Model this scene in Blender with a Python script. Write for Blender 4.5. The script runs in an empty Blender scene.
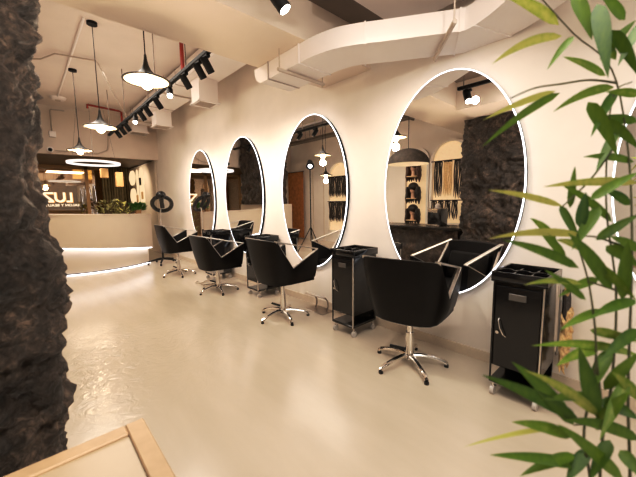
import bpy, bmesh, math, random
from mathutils import Vector, Matrix
R = math.radians
PI = math.pi
SC = bpy.context.scene
COL = SC.collection
random.seed(7)

# ------------------------------------------------------------------ camera
F_PX, YAW, PITCH, ROLL = 316.17, 0.74396, 0.11293, -0.01205
CAM = Vector((-2.714, 0.0, 1.33))
def _basis():
    cp, sp, cr, sr = math.cos(PITCH), math.sin(PITCH), math.cos(ROLL), math.sin(ROLL)
    fw = Vector((0, -sp, cp)); up0 = Vector((0, cp, sp)); rt0 = Vector((1, 0, 0))
    rt = cr * rt0 + sr * up0; up = -sr * rt0 + cr * up0
    c, s = math.cos(YAW), math.sin(YAW)
    M = Matrix(((c, 0, s), (-s, 0, c), (0, 1, 0)))
    return M @ rt, M @ up, M @ fw
RT, UP, FW = _basis()
cd = bpy.data.cameras.new('camera'); cam = bpy.data.objects.new('camera', cd); COL.objects.link(cam)
m3 = Matrix((RT, UP, -FW)).transposed()
cam.matrix_world = Matrix.Translation(CAM) @ m3.to_4x4()
cd.sensor_width = 36; cd.lens = F_PX / 636 * 36; cd.clip_start = 0.02; cd.clip_end = 100
cd.dof.use_dof = True; cd.dof.focus_distance = 4.0; cd.dof.aperture_fstop = 3.2
SC.camera = cam
def pt(x, y, depth):
    return CAM + (FW + RT * ((x - 318) / F_PX) - UP * ((y - 238.5) / F_PX)) * depth

# ------------------------------------------------------------------ materials
def nodes(name):
    m = bpy.data.materials.new(name); m.use_nodes = True
    nt = m.node_tree; b = nt.nodes['Principled BSDF']
    return m, nt, b
def mat(name, col, rough=0.5, metal=0.0, spec=None, noise=None, bump=None, coat=0.0, emit=None, es=0.0, sheen=0.0):
    m, nt, b = nodes(name)
    b.inputs['Base Color'].default_value = (*col, 1); b.inputs['Roughness'].default_value = rough
    b.inputs['Metallic'].default_value = metal
    if spec is not None: b.inputs['Specular IOR Level'].default_value = spec
    if coat: b.inputs['Coat Weight'].default_value = coat; b.inputs['Coat Roughness'].default_value = 0.08
    if emit: b.inputs['Emission Color'].default_value = (*emit, 1); b.inputs['Emission Strength'].default_value = es
    tc = nt.nodes.new('ShaderNodeTexCoord')
    sc, amt = noise or (14.0, 0.05)
    n = nt.nodes.new('ShaderNodeTexNoise'); n.inputs['Scale'].default_value = sc; n.inputs['Detail'].default_value = 4
    nt.links.new(tc.outputs['Object'], n.inputs['Vector'])
    r = nt.nodes.new('ShaderNodeValToRGB')
    r.color_ramp.elements[0].color = (*[c * (1 - amt) for c in col], 1); r.color_ramp.elements[1].color = (*[min(1, c * (1 + amt)) for c in col], 1)
    r.color_ramp.elements[0].position = 0.3; r.color_ramp.elements[1].position = 0.7
    nt.links.new(n.outputs['Fac'], r.inputs['Fac']); nt.links.new(r.outputs['Color'], b.inputs['Base Color'])
    if bump:
        n2 = nt.nodes.new('ShaderNodeTexNoise'); n2.inputs['Scale'].default_value = bump[0]; n2.inputs['Detail'].default_value = 6
        nt.links.new(tc.outputs['Object'], n2.inputs['Vector'])
        bp = nt.nodes.new('ShaderNodeBump'); bp.inputs['Strength'].default_value = bump[1]; bp.inputs['Distance'].default_value = bump[2] if len(bump) > 2 else 0.01
        nt.links.new(n2.outputs['Fac'], bp.inputs['Height']); nt.links.new(bp.outputs['Normal'], b.inputs['Normal'])
    return m
def emis(name, col, s):
    m = bpy.data.materials.new(name); m.use_nodes = True; nt = m.node_tree
    nt.nodes.remove(nt.nodes['Principled BSDF'])
    e = nt.nodes.new('ShaderNodeEmission'); e.inputs['Color'].default_value = (*col, 1); e.inputs['Strength'].default_value = s
    nt.links.new(e.outputs[0], nt.nodes['Material Output'].inputs['Surface'])
    return m

M = {}
M['wall'] = mat('wall_plaster', (0.82, 0.76, 0.70), 0.75, noise=(3, .03), bump=(60, .08, .004))
M['upper'] = mat('upper_plaster', (0.70, 0.60, 0.52), 0.8, noise=(2, .05), bump=(40, .1, .004))
M['ceil'] = mat('ceiling_paint', (0.72, 0.64, 0.585), 0.85, noise=(1.3, .06), bump=(30, .15, .006))
M['beam'] = mat('beam_plaster', (0.76, 0.665, 0.58), 0.8, noise=(1.5, .04), bump=(50, .1, .004))
M['darkceil'] = mat('dark_ceiling', (0.20, 0.155, 0.125), 0.8, noise=(2, .1))
M['white'] = mat('duct_paint', (0.80, 0.745, 0.72), 0.55, noise=(2, .03))
M['seam'] = mat('duct_seam', (0.45, 0.40, 0.37), 0.6)
M['black'] = mat('black_metal', (0.010, 0.009, 0.009), 0.55, spec=.2)
M['gloss'] = mat('black_gloss', (0.008, 0.0075, 0.008), 0.16, coat=.4)
M['leather'] = mat('black_leather', (0.006, 0.005, 0.005), 0.42, spec=.26, noise=(8, .2), bump=(220, .12, .002))
M['chrome'] = mat('chrome', (0.80, 0.77, 0.74), 0.13, 1.0, noise=(5, .03))
M['alu'] = mat('brushed_aluminium', (0.74, 0.70, 0.66), 0.32, 1.0, noise=(40, .08))
M['rubber'] = mat('rubber', (0.015, 0.014, 0.014), 0.7)
M['wheel'] = mat('clear_caster', (0.55, 0.52, 0.5), 0.2, spec=.6)
M['cream'] = mat('counter_lacquer', (0.60, 0.52, 0.44), 0.38, noise=(2, .03))
M['mirror'] = mat('mirror_glass', (0.94, 0.94, 0.94), 0.0, 1.0, noise=(1, .0))
M['led'] = emis('led_white', (0.93, 0.94, 1.0), 2.6)
M['ledstrip'] = emis('led_strip', (0.95, 0.94, 1.0), 4.0)
M['ring'] = emis('ring_light', (1.0, 0.93, 0.86), .85)
M['bulb'] = emis('bulb_warm', (1.0, 0.74, 0.42), 10.0)
M['lens'] = emis('spot_lens', (1.0, 0.90, 0.74), 8.0)
M['shade_in'] = mat('shade_inner', (0.62, 0.53, 0.42), 0.5, emit=(1.0, 0.80, 0.55), es=.22)  # lining emits by itself, standing in for the bulb's light on it
M['shade'] = mat('shade_outer', (0.022, 0.017, 0.014), 0.45, spec=.3)
M['red'] = mat('red_pipe', (0.30, 0.028, 0.014), 0.45)
M['conduit'] = mat('conduit', (0.50, 0.43, 0.37), 0.5)
M['conduit_dark'] = mat('conduit_dark', (0.16, 0.125, 0.10), 0.5)
M['tan'] = mat('tan_wood', (0.42, 0.26, 0.13), 0.5, noise=(9, .15))
M['trim'] = mat('table_wood', (0.40, 0.285, 0.19), 0.5, noise=(26, .06), bump=(60, .05, .002))
M['tabletop'] = mat('table_glass', (0.37, 0.30, 0.225), 0.38, noise=(6, .03))
M['brown'] = mat('brown_wall', (0.30, 0.195, 0.11), 0.6, noise=(3, .3))
M['soffit'] = mat('dark_wood_soffit', (0.11, 0.066, 0.036), 0.55, noise=(7, .3))
M['drape'] = mat('olive_drape', (0.13, 0.095, 0.045), 0.8, noise=(9, .3))
M['orangedrape'] = mat('rust_drape', (0.42, 0.17, 0.05), 0.75, noise=(9, .25))
M['skin'] = mat('mannequin', (0.70, 0.46, 0.33), 0.5)
M['hair_dark'] = mat('dark_hair', (0.022, 0.013, 0.01), 0.4, noise=(60, .5), bump=(120, .5, .01))
M['hair_brown'] = mat('brown_hair', (0.075, 0.03, 0.015), 0.4, noise=(60, .5), bump=(120, .5, .01))
M['hair_blonde'] = mat('blonde_hair', (0.80, 0.56, 0.30), 0.4, noise=(50, .3), bump=(90, .5, .01))
M['clip'] = mat('wood_clip', (0.58, 0.40, 0.20), 0.5)
M['pot'] = mat('pot_ceramic', (0.30, 0.27, 0.25), 0.5)
M['soil'] = mat('soil', (0.05, 0.035, 0.025), 0.9)
M['plant'] = mat('plant_leaf', (0.06, 0.19, 0.03), 0.45, noise=(30, .3))
M['plant_dry'] = mat('plant_leaf_olive', (0.36, 0.36, 0.13), 0.5, noise=(30, .3))
M['neon'] = emis('niche_glow', (1.0, 0.74, 0.45), .62)  # niche faces glow themselves in place of lighting inside the niches
M['window_glow'] = emis('far_window', (1.0, 0.66, 0.25), 1.3)
M['letter'] = mat('letter_face', (0.9, 0.8, 0.66), 0.5, emit=(1.0, 0.86, 0.66), es=.45)
M['letter_side'] = mat('letter_side', (0.8, 0.42, 0.12), 0.5, emit=(1.0, 0.48, 0.12), es=.25)
M['counter_dark'] = mat('dark_counter', (0.02, 0.016, 0.014), 0.25)
M['stone_lamp'] = mat('dome_outer', (0.085, 0.07, 0.06), 0.7, noise=(12, .4), bump=(25, .5, .02))
M['paper'] = mat('paper_lantern', (0.5, 0.31, 0.16), 0.6, emit=(1, .6, .25), es=.08)
M['base'] = mat('baseboard', (0.66, 0.57, 0.47), 0.5)
M['warmwall'] = mat('niche_wall', (0.80, 0.60, 0.38), 0.7)
M['plate'] = mat('plate_grey', (0.22, 0.21, 0.20), 0.25, .7)
M['steel'] = mat('dark_steel', (0.42, 0.37, 0.33), 0.28, 1.0)

def rock_mat():
    m, nt, b = nodes('volcanic_rock')
    tc = nt.nodes.new('ShaderNodeTexCoord')
    n1 = nt.nodes.new('ShaderNodeTexNoise'); n1.inputs['Scale'].default_value = 5; n1.inputs['Detail'].default_value = 10; n1.inputs['Roughness'].default_value = .7
    n2 = nt.nodes.new('ShaderNodeTexNoise'); n2.inputs['Scale'].default_value = 32; n2.inputs['Detail'].default_value = 8; n2.inputs['Roughness'].default_value = .75
    n2.inputs['Distortion'].default_value = 1.2
    for n in (n1, n2): nt.links.new(tc.outputs['Object'], n.inputs['Vector'])
    r = nt.nodes.new('ShaderNodeValToRGB')
    e = r.color_ramp.elements; e[0].position = .38; e[0].color = (.008, .006, .005, 1); e[1].position = .66; e[1].color = (.30, .215, .16, 1)  # pale end of the ramp paints warm highlights into the rock colour
    el = e.new(.52); el.color = (.055, .040, .032, 1)
    mx = nt.nodes.new('ShaderNodeMath'); mx.operation = 'ADD'; m2 = nt.nodes.new('ShaderNodeMath'); m2.operation = 'MULTIPLY'; m2.inputs[1].default_value = .5
    nt.links.new(n1.outputs['Fac'], mx.inputs[0]); nt.links.new(n2.outputs['Fac'], mx.inputs[1]); nt.links.new(mx.outputs[0], m2.inputs[0])
    nt.links.new(m2.outputs[0], r.inputs['Fac']); nt.links.new(r.outputs['Color'], b.inputs['Base Color'])
    bp = nt.nodes.new('ShaderNodeBump'); bp.inputs['Strength'].default_value = 1.0; bp.inputs['Distance'].default_value = .06
    nt.links.new(m2.outputs[0], bp.inputs['Height']); nt.links.new(bp.outputs['Normal'], b.inputs['Normal'])
    b.inputs['Roughness'].default_value = .42
    return m
M['rock'] = rock_mat()

def floor_mat():
    m, nt, b = nodes('cream_resin_floor')
    L = nt.links
    tc = nt.nodes.new('ShaderNodeTexCoord')
    mp = nt.nodes.new('ShaderNodeMapping'); mp.inputs['Scale'].default_value = (1.0, .22, 1); mp.inputs['Rotation'].default_value = (0, 0, R(-38))
    L.new(tc.outputs['Object'], mp.inputs['Vector'])
    n = nt.nodes.new('ShaderNodeTexNoise'); n.inputs['Scale'].default_value = 2.2; n.inputs['Detail'].default_value = 6; n.inputs['Roughness'].default_value = .6
    L.new(mp.outputs[0], n.inputs['Vector'])
    r = nt.nodes.new('ShaderNodeValToRGB')
    r.color_ramp.elements[0].position = .35; r.color_ramp.elements[0].color = (.56, .49, .405, 1)
    r.color_ramp.elements[1].position = .68; r.color_ramp.elements[1].color = (.64, .565, .475, 1)
    L.new(n.outputs['Fac'], r.inputs['Fac']); L.new(r.outputs['Color'], b.inputs['Base Color'])
    # wrinkled film left on the floor beside the rock
    sep = nt.nodes.new('ShaderNodeSeparateXYZ'); L.new(tc.outputs['Object'], sep.inputs[0])
    dv = nt.nodes.new('ShaderNodeVectorMath'); dv.operation = 'DISTANCE'; dv.inputs[1].default_value = (-2.2, 3.2, 0)
    L.new(tc.outputs['Object'], dv.inputs[0])
    mr = nt.nodes.new('ShaderNodeMapRange'); mr.inputs['From Min'].default_value = .3; mr.inputs['From Max'].default_value = 1.3
    mr.inputs['To Min'].default_value = 1; mr.inputs['To Max'].default_value = 0.06
    L.new(dv.outputs['Value'], mr.inputs['Value'])
    wn = nt.nodes.new('ShaderNodeTexNoise'); wn.inputs['Scale'].default_value = 9; wn.inputs['Detail'].default_value = 5; wn.inputs['Distortion'].default_value = 2.0
    L.new(tc.outputs['Object'], wn.inputs['Vector'])
    mu = nt.nodes.new('ShaderNodeMath'); mu.operation = 'MULTIPLY'; L.new(wn.outputs['Fac'], mu.inputs[0]); L.new(mr.outputs[0], mu.inputs[1])
    bp = nt.nodes.new('ShaderNodeBump'); bp.inputs['Strength'].default_value = .35; bp.inputs['Distance'].default_value = .02
    L.new(mu.outputs[0], bp.inputs['Height']); L.new(bp.outputs['Normal'], b.inputs['Normal'])
    rr = nt.nodes.new('ShaderNodeMapRange'); rr.inputs['To Min'].default_value = .16; rr.inputs['To Max'].default_value = .30
    L.new(n.outputs['Fac'], rr.inputs['Value'])
    fm = nt.nodes.new('ShaderNodeMapRange'); fm.inputs['To Min'].default_value = 1.0; fm.inputs['To Max'].default_value = .35; L.new(mr.outputs[0], fm.inputs['Value'])
    rm_ = nt.nodes.new('ShaderNodeMath'); rm_.operation = 'MULTIPLY'; L.new(rr.outputs[0], rm_.inputs[0]); L.new(fm.outputs[0], rm_.inputs[1]); L.new(rm_.outputs[0], b.inputs['Roughness'])
    b.inputs['Specular IOR Level'].default_value = .45
    return m
M['floor'] = floor_mat()

def glass_mat(name, tint, fac):
    m = bpy.data.materials.new(name); m.use_nodes = True; nt = m.node_tree
    nt.nodes.remove(nt.nodes['Principled BSDF'])
    t = nt.nodes.new('ShaderNodeBsdfTransparent'); t.inputs['Color'].default_value = (*tint, 1)
    g = nt.nodes.new('ShaderNodeBsdfGlossy'); g.inputs['Roughness'].default_value = 0; g.inputs['Color'].default_value = (1, .95, .88, 1)
    mx = nt.nodes.new('ShaderNodeMixShader'); mx.inputs[0].default_value = fac
    nt.links.new(t.outputs[0], mx.inputs[1]); nt.links.new(g.outputs[0], mx.inputs[2]); nt.links.new(mx.outputs[0], nt.nodes['Material Output'].inputs['Surface'])
    return m
M['glass'] = glass_mat('facade_glass', (.85, .74, .58), .36)

def leaf_mat():
    m, nt, b = nodes('bamboo_leaf')
    at = nt.nodes.new('ShaderNodeAttribute'); at.attribute_name = 'tone'
    n = nt.nodes.new('ShaderNodeTexNoise'); n.inputs['Scale'].default_value = 40
    ad = nt.nodes.new('ShaderNodeMath'); ad.operation = 'MULTIPLY_ADD'; ad.inputs[1].default_value = .25
    nt.links.new(n.outputs['Fac'], ad.inputs[0]); nt.links.new(at.outputs['Fac'], ad.inputs[2])
    r = nt.nodes.new('ShaderNodeValToRGB'); e = r.color_ramp.elements
    e[0].position = .1; e[0].color = (.012, .042, .006, 1); e[1].position = 1.1; e[1].color = (.42, .42, .12, 1)
    x = e.new(.45); x.color = (.036, .105, .012, 1); x = e.new(.80); x.color = (.15, .25, .025, 1)
    nt.links.new(ad.outputs[0], r.inputs['Fac']); nt.links.new(r.outputs['Color'], b.inputs['Base Color'])
    b.inputs['Roughness'].default_value = .42
    tr = nt.nodes.new('ShaderNodeBsdfTranslucent'); nt.links.new(r.outputs['Color'], tr.inputs['Color'])
    mx = nt.nodes.new('ShaderNodeMixShader'); mx.inputs[0].default_value = .25
    nt.links.new(b.outputs[0], mx.inputs[1]); nt.links.new(tr.outputs[0], mx.inputs[2]); nt.links.new(mx.outputs[0], nt.nodes['Material Output'].inputs['Surface'])
    return m
M['leaf'] = leaf_mat()
M['stem'] = mat('bamboo_stem', (0.07, 0.075, 0.025), 0.5)

# ------------------------------------------------------------------ mesh helpers
class MB:
    def __init__(s): s.bm = bmesh.new()
    def box(s, x0, x1, y0, y1, z0, z1, bev=0.0, seg=2, mtx=None):
        g = bmesh.ops.create_cube(s.bm, size=1)['verts']
        for v in g: v.co = Vector(((x0 + x1) / 2 + v.co.x * (x1 - x0), (y0 + y1) / 2 + v.co.y * (y1 - y0), (z0 + z1) / 2 + v.co.z * (z1 - z0)))
        if bev:
            es = list({e for v in g for e in v.link_edges})
            r = bmesh.ops.bevel(s.bm, geom=es, offset=bev, segments=seg, affect='EDGES', profile=.5)
            g = list({v for f in r['faces'] for v in f.verts} | {v for v in g if v.is_valid})
        if mtx is not None:
            for v in g: v.co = mtx @ v.co
        return s
    def cyl(s, a, b, r0, r1=None, n=16, caps=True):
        a, b = Vector(a), Vector(b); r1 = r0 if r1 is None else r1
        q = (b - a).to_track_quat('Z', 'Y')
        ra = [s.bm.verts.new(a + q @ Vector((r0 * math.cos(2 * PI * i / n), r0 * math.sin(2 * PI * i / n), 0))) for i in range(n)]
        rb = [s.bm.verts.new(b + q @ Vector((r1 * math.cos(2 * PI * i / n), r1 * math.sin(2 * PI * i / n), 0))) for i in range(n)]
        for i in range(n): s.bm.faces.new((ra[i], ra[(i + 1) % n], rb[(i + 1) % n], rb[i]))
        if caps: s.bm.faces.new(ra[::-1]); s.bm.faces.new(rb)
        return s
    def tube(s, pts, r, n=8, closed=False, rz=None):
        pts = [Vector(p) for p in pts]; k = len(pts); rings = []
        rs = r if isinstance(r, (list, tuple)) else [r] * k
        prev = None
        for i, p in enumerate(pts):
            a = pts[(i - 1) % k] if closed or i > 0 else p; b = pts[(i + 1) % k] if closed or i < k - 1 else p
            t = (b - a).normalized()
            if prev is None:
                u = t.orthogonal().normalized()
            else:
                u = (prev - t * prev.dot(t)).normalized()
            prev = u; v = t.cross(u)
            rings.append([s.bm.verts.new(p + (u * math.cos(2 * PI * j / n) + v * math.sin(2 * PI * j / n)) * rs[i]) for j in range(n)])
        for i in range(k if closed else k - 1):
            A, B = rings[i], rings[(i + 1) % k]
            for j in range(n): s.bm.faces.new((A[j], A[(j + 1) % n], B[(j + 1) % n], B[j]))
        if not closed: s.bm.faces.new(rings[0][::-1]); s.bm.faces.new(rings[-1])
        return s
    def lathe(s, prof, n=32, c=(0, 0, 0), closed=False):
        c = Vector(c); rings = []
        for r, z in prof:
            if r < 1e-6: rings.append([s.bm.verts.new(c + Vector((0, 0, z)))])
            else: rings.append([s.bm.verts.new(c + Vector((r * math.cos(2 * PI * i / n), r * math.sin(2 * PI * i / n), z))) for i in range(n)])
        m = len(rings)
        for k in range(m if closed else m - 1):
            A, B = rings[k], rings[(k + 1) % m]
            for i in range(n):
                j = (i + 1) % n
                if len(A) == 1 and len(B) == 1: continue
                if len(A) == 1: s.bm.faces.new((A[0], B[i], B[j]))
                elif len(B) == 1: s.bm.faces.new((A[i], A[j], B[0]))
                else: s.bm.faces.new((A[i], A[j], B[j], B[i]))
        return s
    def prism(s, poly, ax, a0, a1):
        """poly of 2-D points extruded along axis ax between a0 and a1"""
        def mk(p, a):
            return Vector((a, p[0], p[1])) if ax == 0 else Vector((p[0], a, p[1])) if ax == 1 else Vector((p[0], p[1], a))
        A = [s.bm.verts.new(mk(p, a0)) for p in poly]; B = [s.bm.verts.new(mk(p, a1)) for p in poly]
        n = len(poly)
        for i in range(n): s.bm.faces.new((A[i], A[(i + 1) % n], B[(i + 1) % n], B[i]))
        s.bm.faces.new(A[::-1]); s.bm.faces.new(B)
        return s
    def grid(s, rows):
        V = [[s.bm.verts.new(Vector(p)) for p in r] for r in rows]
        for i in range(len(V) - 1):
            for j in range(len(V[0]) - 1): s.bm.faces.new((V[i][j], V[i][j + 1], V[i + 1][j + 1], V[i + 1][j]))
        return s
    def sphere(s, c, rx, ry=None, rz=None, u=20, v=12, mtx=None):
        g = bmesh.ops.create_uvsphere(s.bm, u_segments=u, v_segments=v, radius=1)['verts']
        ry = rx if ry is None else ry; rz = rx if rz is None else rz
        for q in g:
            q.co = Vector((q.co.x * rx, q.co.y * ry, q.co.z * rz))
            if mtx is not None: q.co = mtx @ q.co
            q.co += Vector(c)
        return s
    def build(s, name, m, parent=None, smooth=True, angle=35, loc=None):
        bmesh.ops.recalc_face_normals(s.bm, faces=s.bm.faces[:])
        me = bpy.data.meshes.new(name); s.bm.to_mesh(me); s.bm.free()
        me.materials.append(m if not isinstance(m, str) else M[m])
        if smooth:
            me.polygons.foreach_set('use_smooth', [True] * len(me.polygons))
            try: me.set_sharp_from_angle(angle=R(angle))
            except Exception: pass
        o = bpy.data.objects.new(name, me); COL.objects.link(o)
        if parent: o.parent = parent
        if loc: o.location = loc
        return o

def tag(o, label, cat, group=None):
    o['label'] = label; o['category'] = cat
    if group: o['group'] = group
    return o
def thing(name, label, cat, loc=(0, 0, 0), rz=0, group=None):
    o = bpy.data.objects.new(name, None); o.empty_display_size = .1; COL.objects.link(o)
    o.location = loc; o.rotation_euler = (0, 0, rz)
    return tag(o, label, cat, group)
def struct(name, mb, m, **k):
    o = mb.build(name, m, **k); o['kind'] = 'structure'; return o
def copy_tree(o, parent=None):
    c = o.copy(); COL.objects.link(c)
    if parent: c.parent = parent
    for ch in list(o.children): copy_tree(ch, c)
    return c

# ------------------------------------------------------------------ the shell of the room
XL, CEIL = -5.0, 3.5
struct('floor', MB().box(XL - .1, .1, -2.6, 14.2, -.06, 0), 'floor', smooth=False)
struct('wall_right', MB().box(0, .12, -2.6, 14.2, 0, CEIL), 'wall', smooth=False)
struct('wall_left', MB().box(XL - .12, XL, -2.6, 14.2, 0, CEIL), 'wall', smooth=False)
struct('ceiling', MB().box(XL - .1, .1, 2.12, 9.2, CEIL, CEIL + .1), 'ceil', smooth=False)
struct('ceiling_near', MB().box(XL - .1, .1, -2.6, 2.12, 3.0, 3.1), 'darkceil', smooth=False)
struct('trim_beam', MB().box(XL, 0, 2.12, 2.84, 2.675, CEIL), 'beam', smooth=False)
struct('trim_rock_soffit', MB().box(-4.2, -2.05, .85, 2.12, 2.62, 3.0), 'beam', smooth=False)
# bulkhead over the reception and its dark lowered ceiling
bh = MB(); bh.prism([(0, 9.17), (-5, 9.75), (-5, 9.87), (0, 9.29)], 2, 2.5, CEIL + .1)
struct('wall_back', bh, 'upper', smooth=False)
struct('ceiling_reception', MB().prism([(0, 9.29), (-5, 9.87), (-5, 13.4), (0, 13.4)], 2, 2.53, 2.6), 'soffit', smooth=False)
struct('wall_far', MB().box(XL, 0, 13.9, 14.0, 0, 2.6), 'brown', smooth=False)
struct('baseboard_right', MB().box(-.014, 0, -2.6, 9.17, 0, .085), 'base', smooth=False)
# glass front behind the reception
wf = MB()
for x in (-4.2, -2.7, -1.22): wf.box(x - .045, x + .045, 12.26, 12.36, 0, 2.53)
wf.box(XL, 0, 12.26, 12.36, 0, .12); wf.box(XL, 0, 12.26, 12.36, 2.44, 2.53)
wo = struct('window_1', wf, 'tan', smooth=False)
pane = MB().box(XL, 0, 12.305, 12.315, .12, 2.44).build('window_pane', 'glass', wo, smooth=False); pane['kind'] = 'structure'
# the lit arches in the wall beyond the corner
def arch_poly(w, h, flat=False, n=10, r=None):
    if flat:
        r = r or w * .35; P = []
        for cx, cz, a0 in ((w / 2 - r, r, -90), (w / 2 - r, h - r, 0), (-w / 2 + r, h - r, 90), (-w / 2 + r, r, 180)):
            for i in range(5): a = R(a0 + 90 * i / 4); P.append((cx + r * math.cos(a), cz + r * math.sin(a)))
        return P
    return [(-w / 2, 0), (w / 2, 0)] + [(w / 2 * math.cos(PI * i / n), h - w / 2 + w / 2 * math.sin(PI * i / n)) for i in range(n + 1)]
cab = thing('arched_display_panel', 'cream wall panel with warm lit arched niches behind the reception desk', 'display panel', (0, 11.2, 0))
cp = MB(); cp.box(-.06, -.002, -1.85, 1.04, 0, 2.5, .004, 1); cp.build('panel', 'cream', cab, smooth=False)
for (yy, z0, w, h, fl) in ((.58, 1.96, .84, .47, True), (.58, 1.36, .84, .50, True), (-.03, 1.28, .27, 1.14, False), (-.50, 1.28, .52, 1.17, False)):
    P = [(p[0] + yy, p[1] + z0) for p in arch_poly(w, h, fl)]
    MB().prism(P, 0, -.066, -.058).build('niche', 'neon', cab, smooth=False)
for k, (yy, z) in enumerate(((.02, 1.42), (-.42, 1.92), (-.55, 1.5))):
    MB().box(-.10, -.062, yy - .05, yy + .05, z, z + .22, .01).build('display_item', 'black' if k == 1 else 'tan', cab)

# ------------------------------------------------------------------ ducts
def duct_section(path, w, z0, z1, bev=.012):
    """sweep a flat rectangular duct along plan-view path"""
    mb = MB(); rings = []
    n = len(path)
    for i, p in enumerate(path):
        a = Vector(path[max(i - 1, 0)]); b = Vector(path[min(i + 1, n - 1)])
        t = (b - a).normalized(); nx = Vector((t.y, -t.x))
        P = Vector(p)
        c = [P - nx * w / 2, P + nx * w / 2]
        rings.append([mb.bm.verts.new((c[0].x, c[0].y, z0)), mb.bm.verts.new((c[1].x, c[1].y, z0)), mb.bm.verts.new((c[1].x, c[1].y, z1)), mb.bm.verts.new((c[0].x, c[0].y, z1))])
    for i in range(n - 1):
        for j in range(4): mb.bm.faces.new((rings[i][j], rings[i][(j + 1) % 4], rings[i + 1][(j + 1) % 4], rings[i + 1][j]))
    mb.bm.faces.new(rings[0][::-1]); mb.bm.faces.new(rings[-1])
    return mb
def smooth_path(ctrl, n=8):
    out = []
    k = len(ctrl)
    for i in range(k - 1):
        p0 = Vector(ctrl[max(i - 1, 0)]); p1 = Vector(ctrl[i]); p2 = Vector(ctrl[i + 1]); p3 = Vector(ctrl[min(i + 2, k - 1)])
        for j in range(n):
            t = j / n
            out.append(.5 * ((2 * p1) + (-p0 + p2) * t + (2 * p0 - 5 * p1 + 4 * p2 - p3) * t * t + (-p0 + 3 * p1 - 3 * p2 + p3) * t ** 3))
    out.append(Vector(ctrl[-1])); return out
dm = thing('air_duct', 'long white rectangular air duct curving above the oval mirrors', 'air duct', (0, 0, 0))
DZ0, DZ1 = 2.52, 2.672
path = [(-.70, 2.78), (-.70, 2.45)] + smooth_path([(-.70, 2.2), (-.695, 2.05), (-.66, 1.88), (-.585, 1.74)], 6) + smooth_path([(-.50, 1.62), (-.20, 1.17)], 3) + smooth_path([(-.19, 1.155), (-.155, 1.06), (-.17, .93), (-.27, .72), (-.45, .5), (-.7, .3)], 5)
duct_section(path, .37, DZ0, DZ1).build('duct_body', 'white', dm, angle=25)
fl = MB()
def collar(p, t, w=.39):
    t = Vector(t).normalized(); nx = Vector((t.y, -t.x)); P = Vector(p)
    mt = Matrix(((nx.x, t.x, 0, P.x), (nx.y, t.y, 0, P.y), (0, 0, 1, 0), (0, 0, 0, 1)))
    return MB().box(-w / 2, w / 2, -.006, .006, DZ0 - .008, DZ1 + .004, mtx=mt)
for p, t in (((-.70, 2.2), (0, -1)), ((-.575, 1.73), (.5, -.63)), ((-.19, 1.155), (.4, -.7)), ((-.17, .90), (-.3, -.9)), ((-.70, 2.66), (0, -1))):
    collar(p, t).build('duct_flange', 'seam' if p[1] in (2.66,) else 'white', dm, smooth=False)
# rounded end of the duct turning up behind the beam
e = []
for i in range(9):
    a = PI / 2 * i / 8
    e.append((2.78 + .13 * math.sin(a), DZ0 + .13 - .13 * math.cos(a)))
MB().prism([(2.78, DZ0)] + e[1:] + [(2.91, 2.672), (2.845, 2.672), (2.78, 2.672)], 0, -.885, -.515).build('duct_elbow', 'white', dm, angle=20)
for (px, py, ang) in ((-.70, 2.38, 0), (-.33, 1.19, 40)):
    hg = MB(); c, s = math.cos(R(ang)), math.sin(R(ang))
    dx, dy = .28 * c, .28 * s
    hg.tube([(px - dx, py - dy, DZ0 - .02), (px + dx, py + dy, DZ0 - .02)], .016, 6)
    hg.cyl((px - dx * .93, py - dy * .93, DZ0 - .04), (px - dx * .93, py - dy * .93, 2.99 if py < 2.1 else 2.674), .006, n=8)
    hg.cyl((px + dx * .93, py + dy * .93, DZ0 - .05), (px + dx * .93, py + dy * .93, DZ0 + .04), .006, n=8)
    hg.build('hanger', 'conduit', dm)
d2 = thing('ceiling_duct', 'broad pale duct panel above the curving duct, at the top of the photo', 'air duct', (0, 0, 0))
MB().box(-1.0, -.12, -1.2, 1.72, 2.86, 2.998, .008, 1).build('duct_body', 'white', d2, smooth=False)
for y in (.6, 1.15): MB().box(-1.006, -.114, y - .008, y + .008, 2.852, 2.998).build('duct_seam', 'seam', d2, smooth=False)

rd = thing('wall_duct', 'white rectangular duct along the mirror wall near the ceiling beyond the beam', 'air duct', (0, 0, 0))
MB().box(-.78, -.30, 2.86, 8.6, 3.23, 3.45, .01, 1).build('duct_body', 'white', rd, smooth=False)
for y in (3.9, 5.4, 6.9, 8.1): MB().box(-.786, -.294, y - .008, y + .008, 3.222, 3.455).build('duct_seam', 'seam', rd, smooth=False)
for y in (3.6, 5.9, 8.2): MB().cyl((-.8, y, 3.21), (-.8, y, CEIL), .006, n=6).cyl((-.28, y, 3.21), (-.28, y, CEIL), .006, n=6).box(-.84, -.24, y - .015, y + .015, 3.205, 3.223).build('hanger', 'conduit', rd)
dif_l = ('square white ceiling air diffuser box nearest the beam', 'square white air diffuser box farther along the duct, above the farthest mirrors', 'flat white air diffuser at the far end of the wall duct')
def diffuser(i, x, y, zb, zt, s=.30):
    t = thing('air_diffuser', dif_l[i], 'air diffuser', (x, y, zb), 0, 'air diffusers under the wall duct')
    h = s / 2
    mb = MB(); mb.box(-h, h, -h, h, .02, zt - zb); mb.build('plenum_box', 'white', t, smooth=False)
    mb = MB()
    for a in ((-h - .025, h + .025, -h - .025, -h + .02), (-h - .025, h + .025, h - .02, h + .025), (-h - .025, -h + .02, -h, h), (h - .02, h + .025, -h, h)): mb.box(*a, 0, .02)
    mb.build('frame', 'white', t, smooth=False)
    mb = MB()
    for k in range(9): mb.box(-h + .02, h - .02, -h + .03 + k * (s - .06) / 8 - .005, -h + .03 + k * (s - .06) / 8 + .005, .004, .016)
    mb.build('grille', 'conduit', t, smooth=False)
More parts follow.
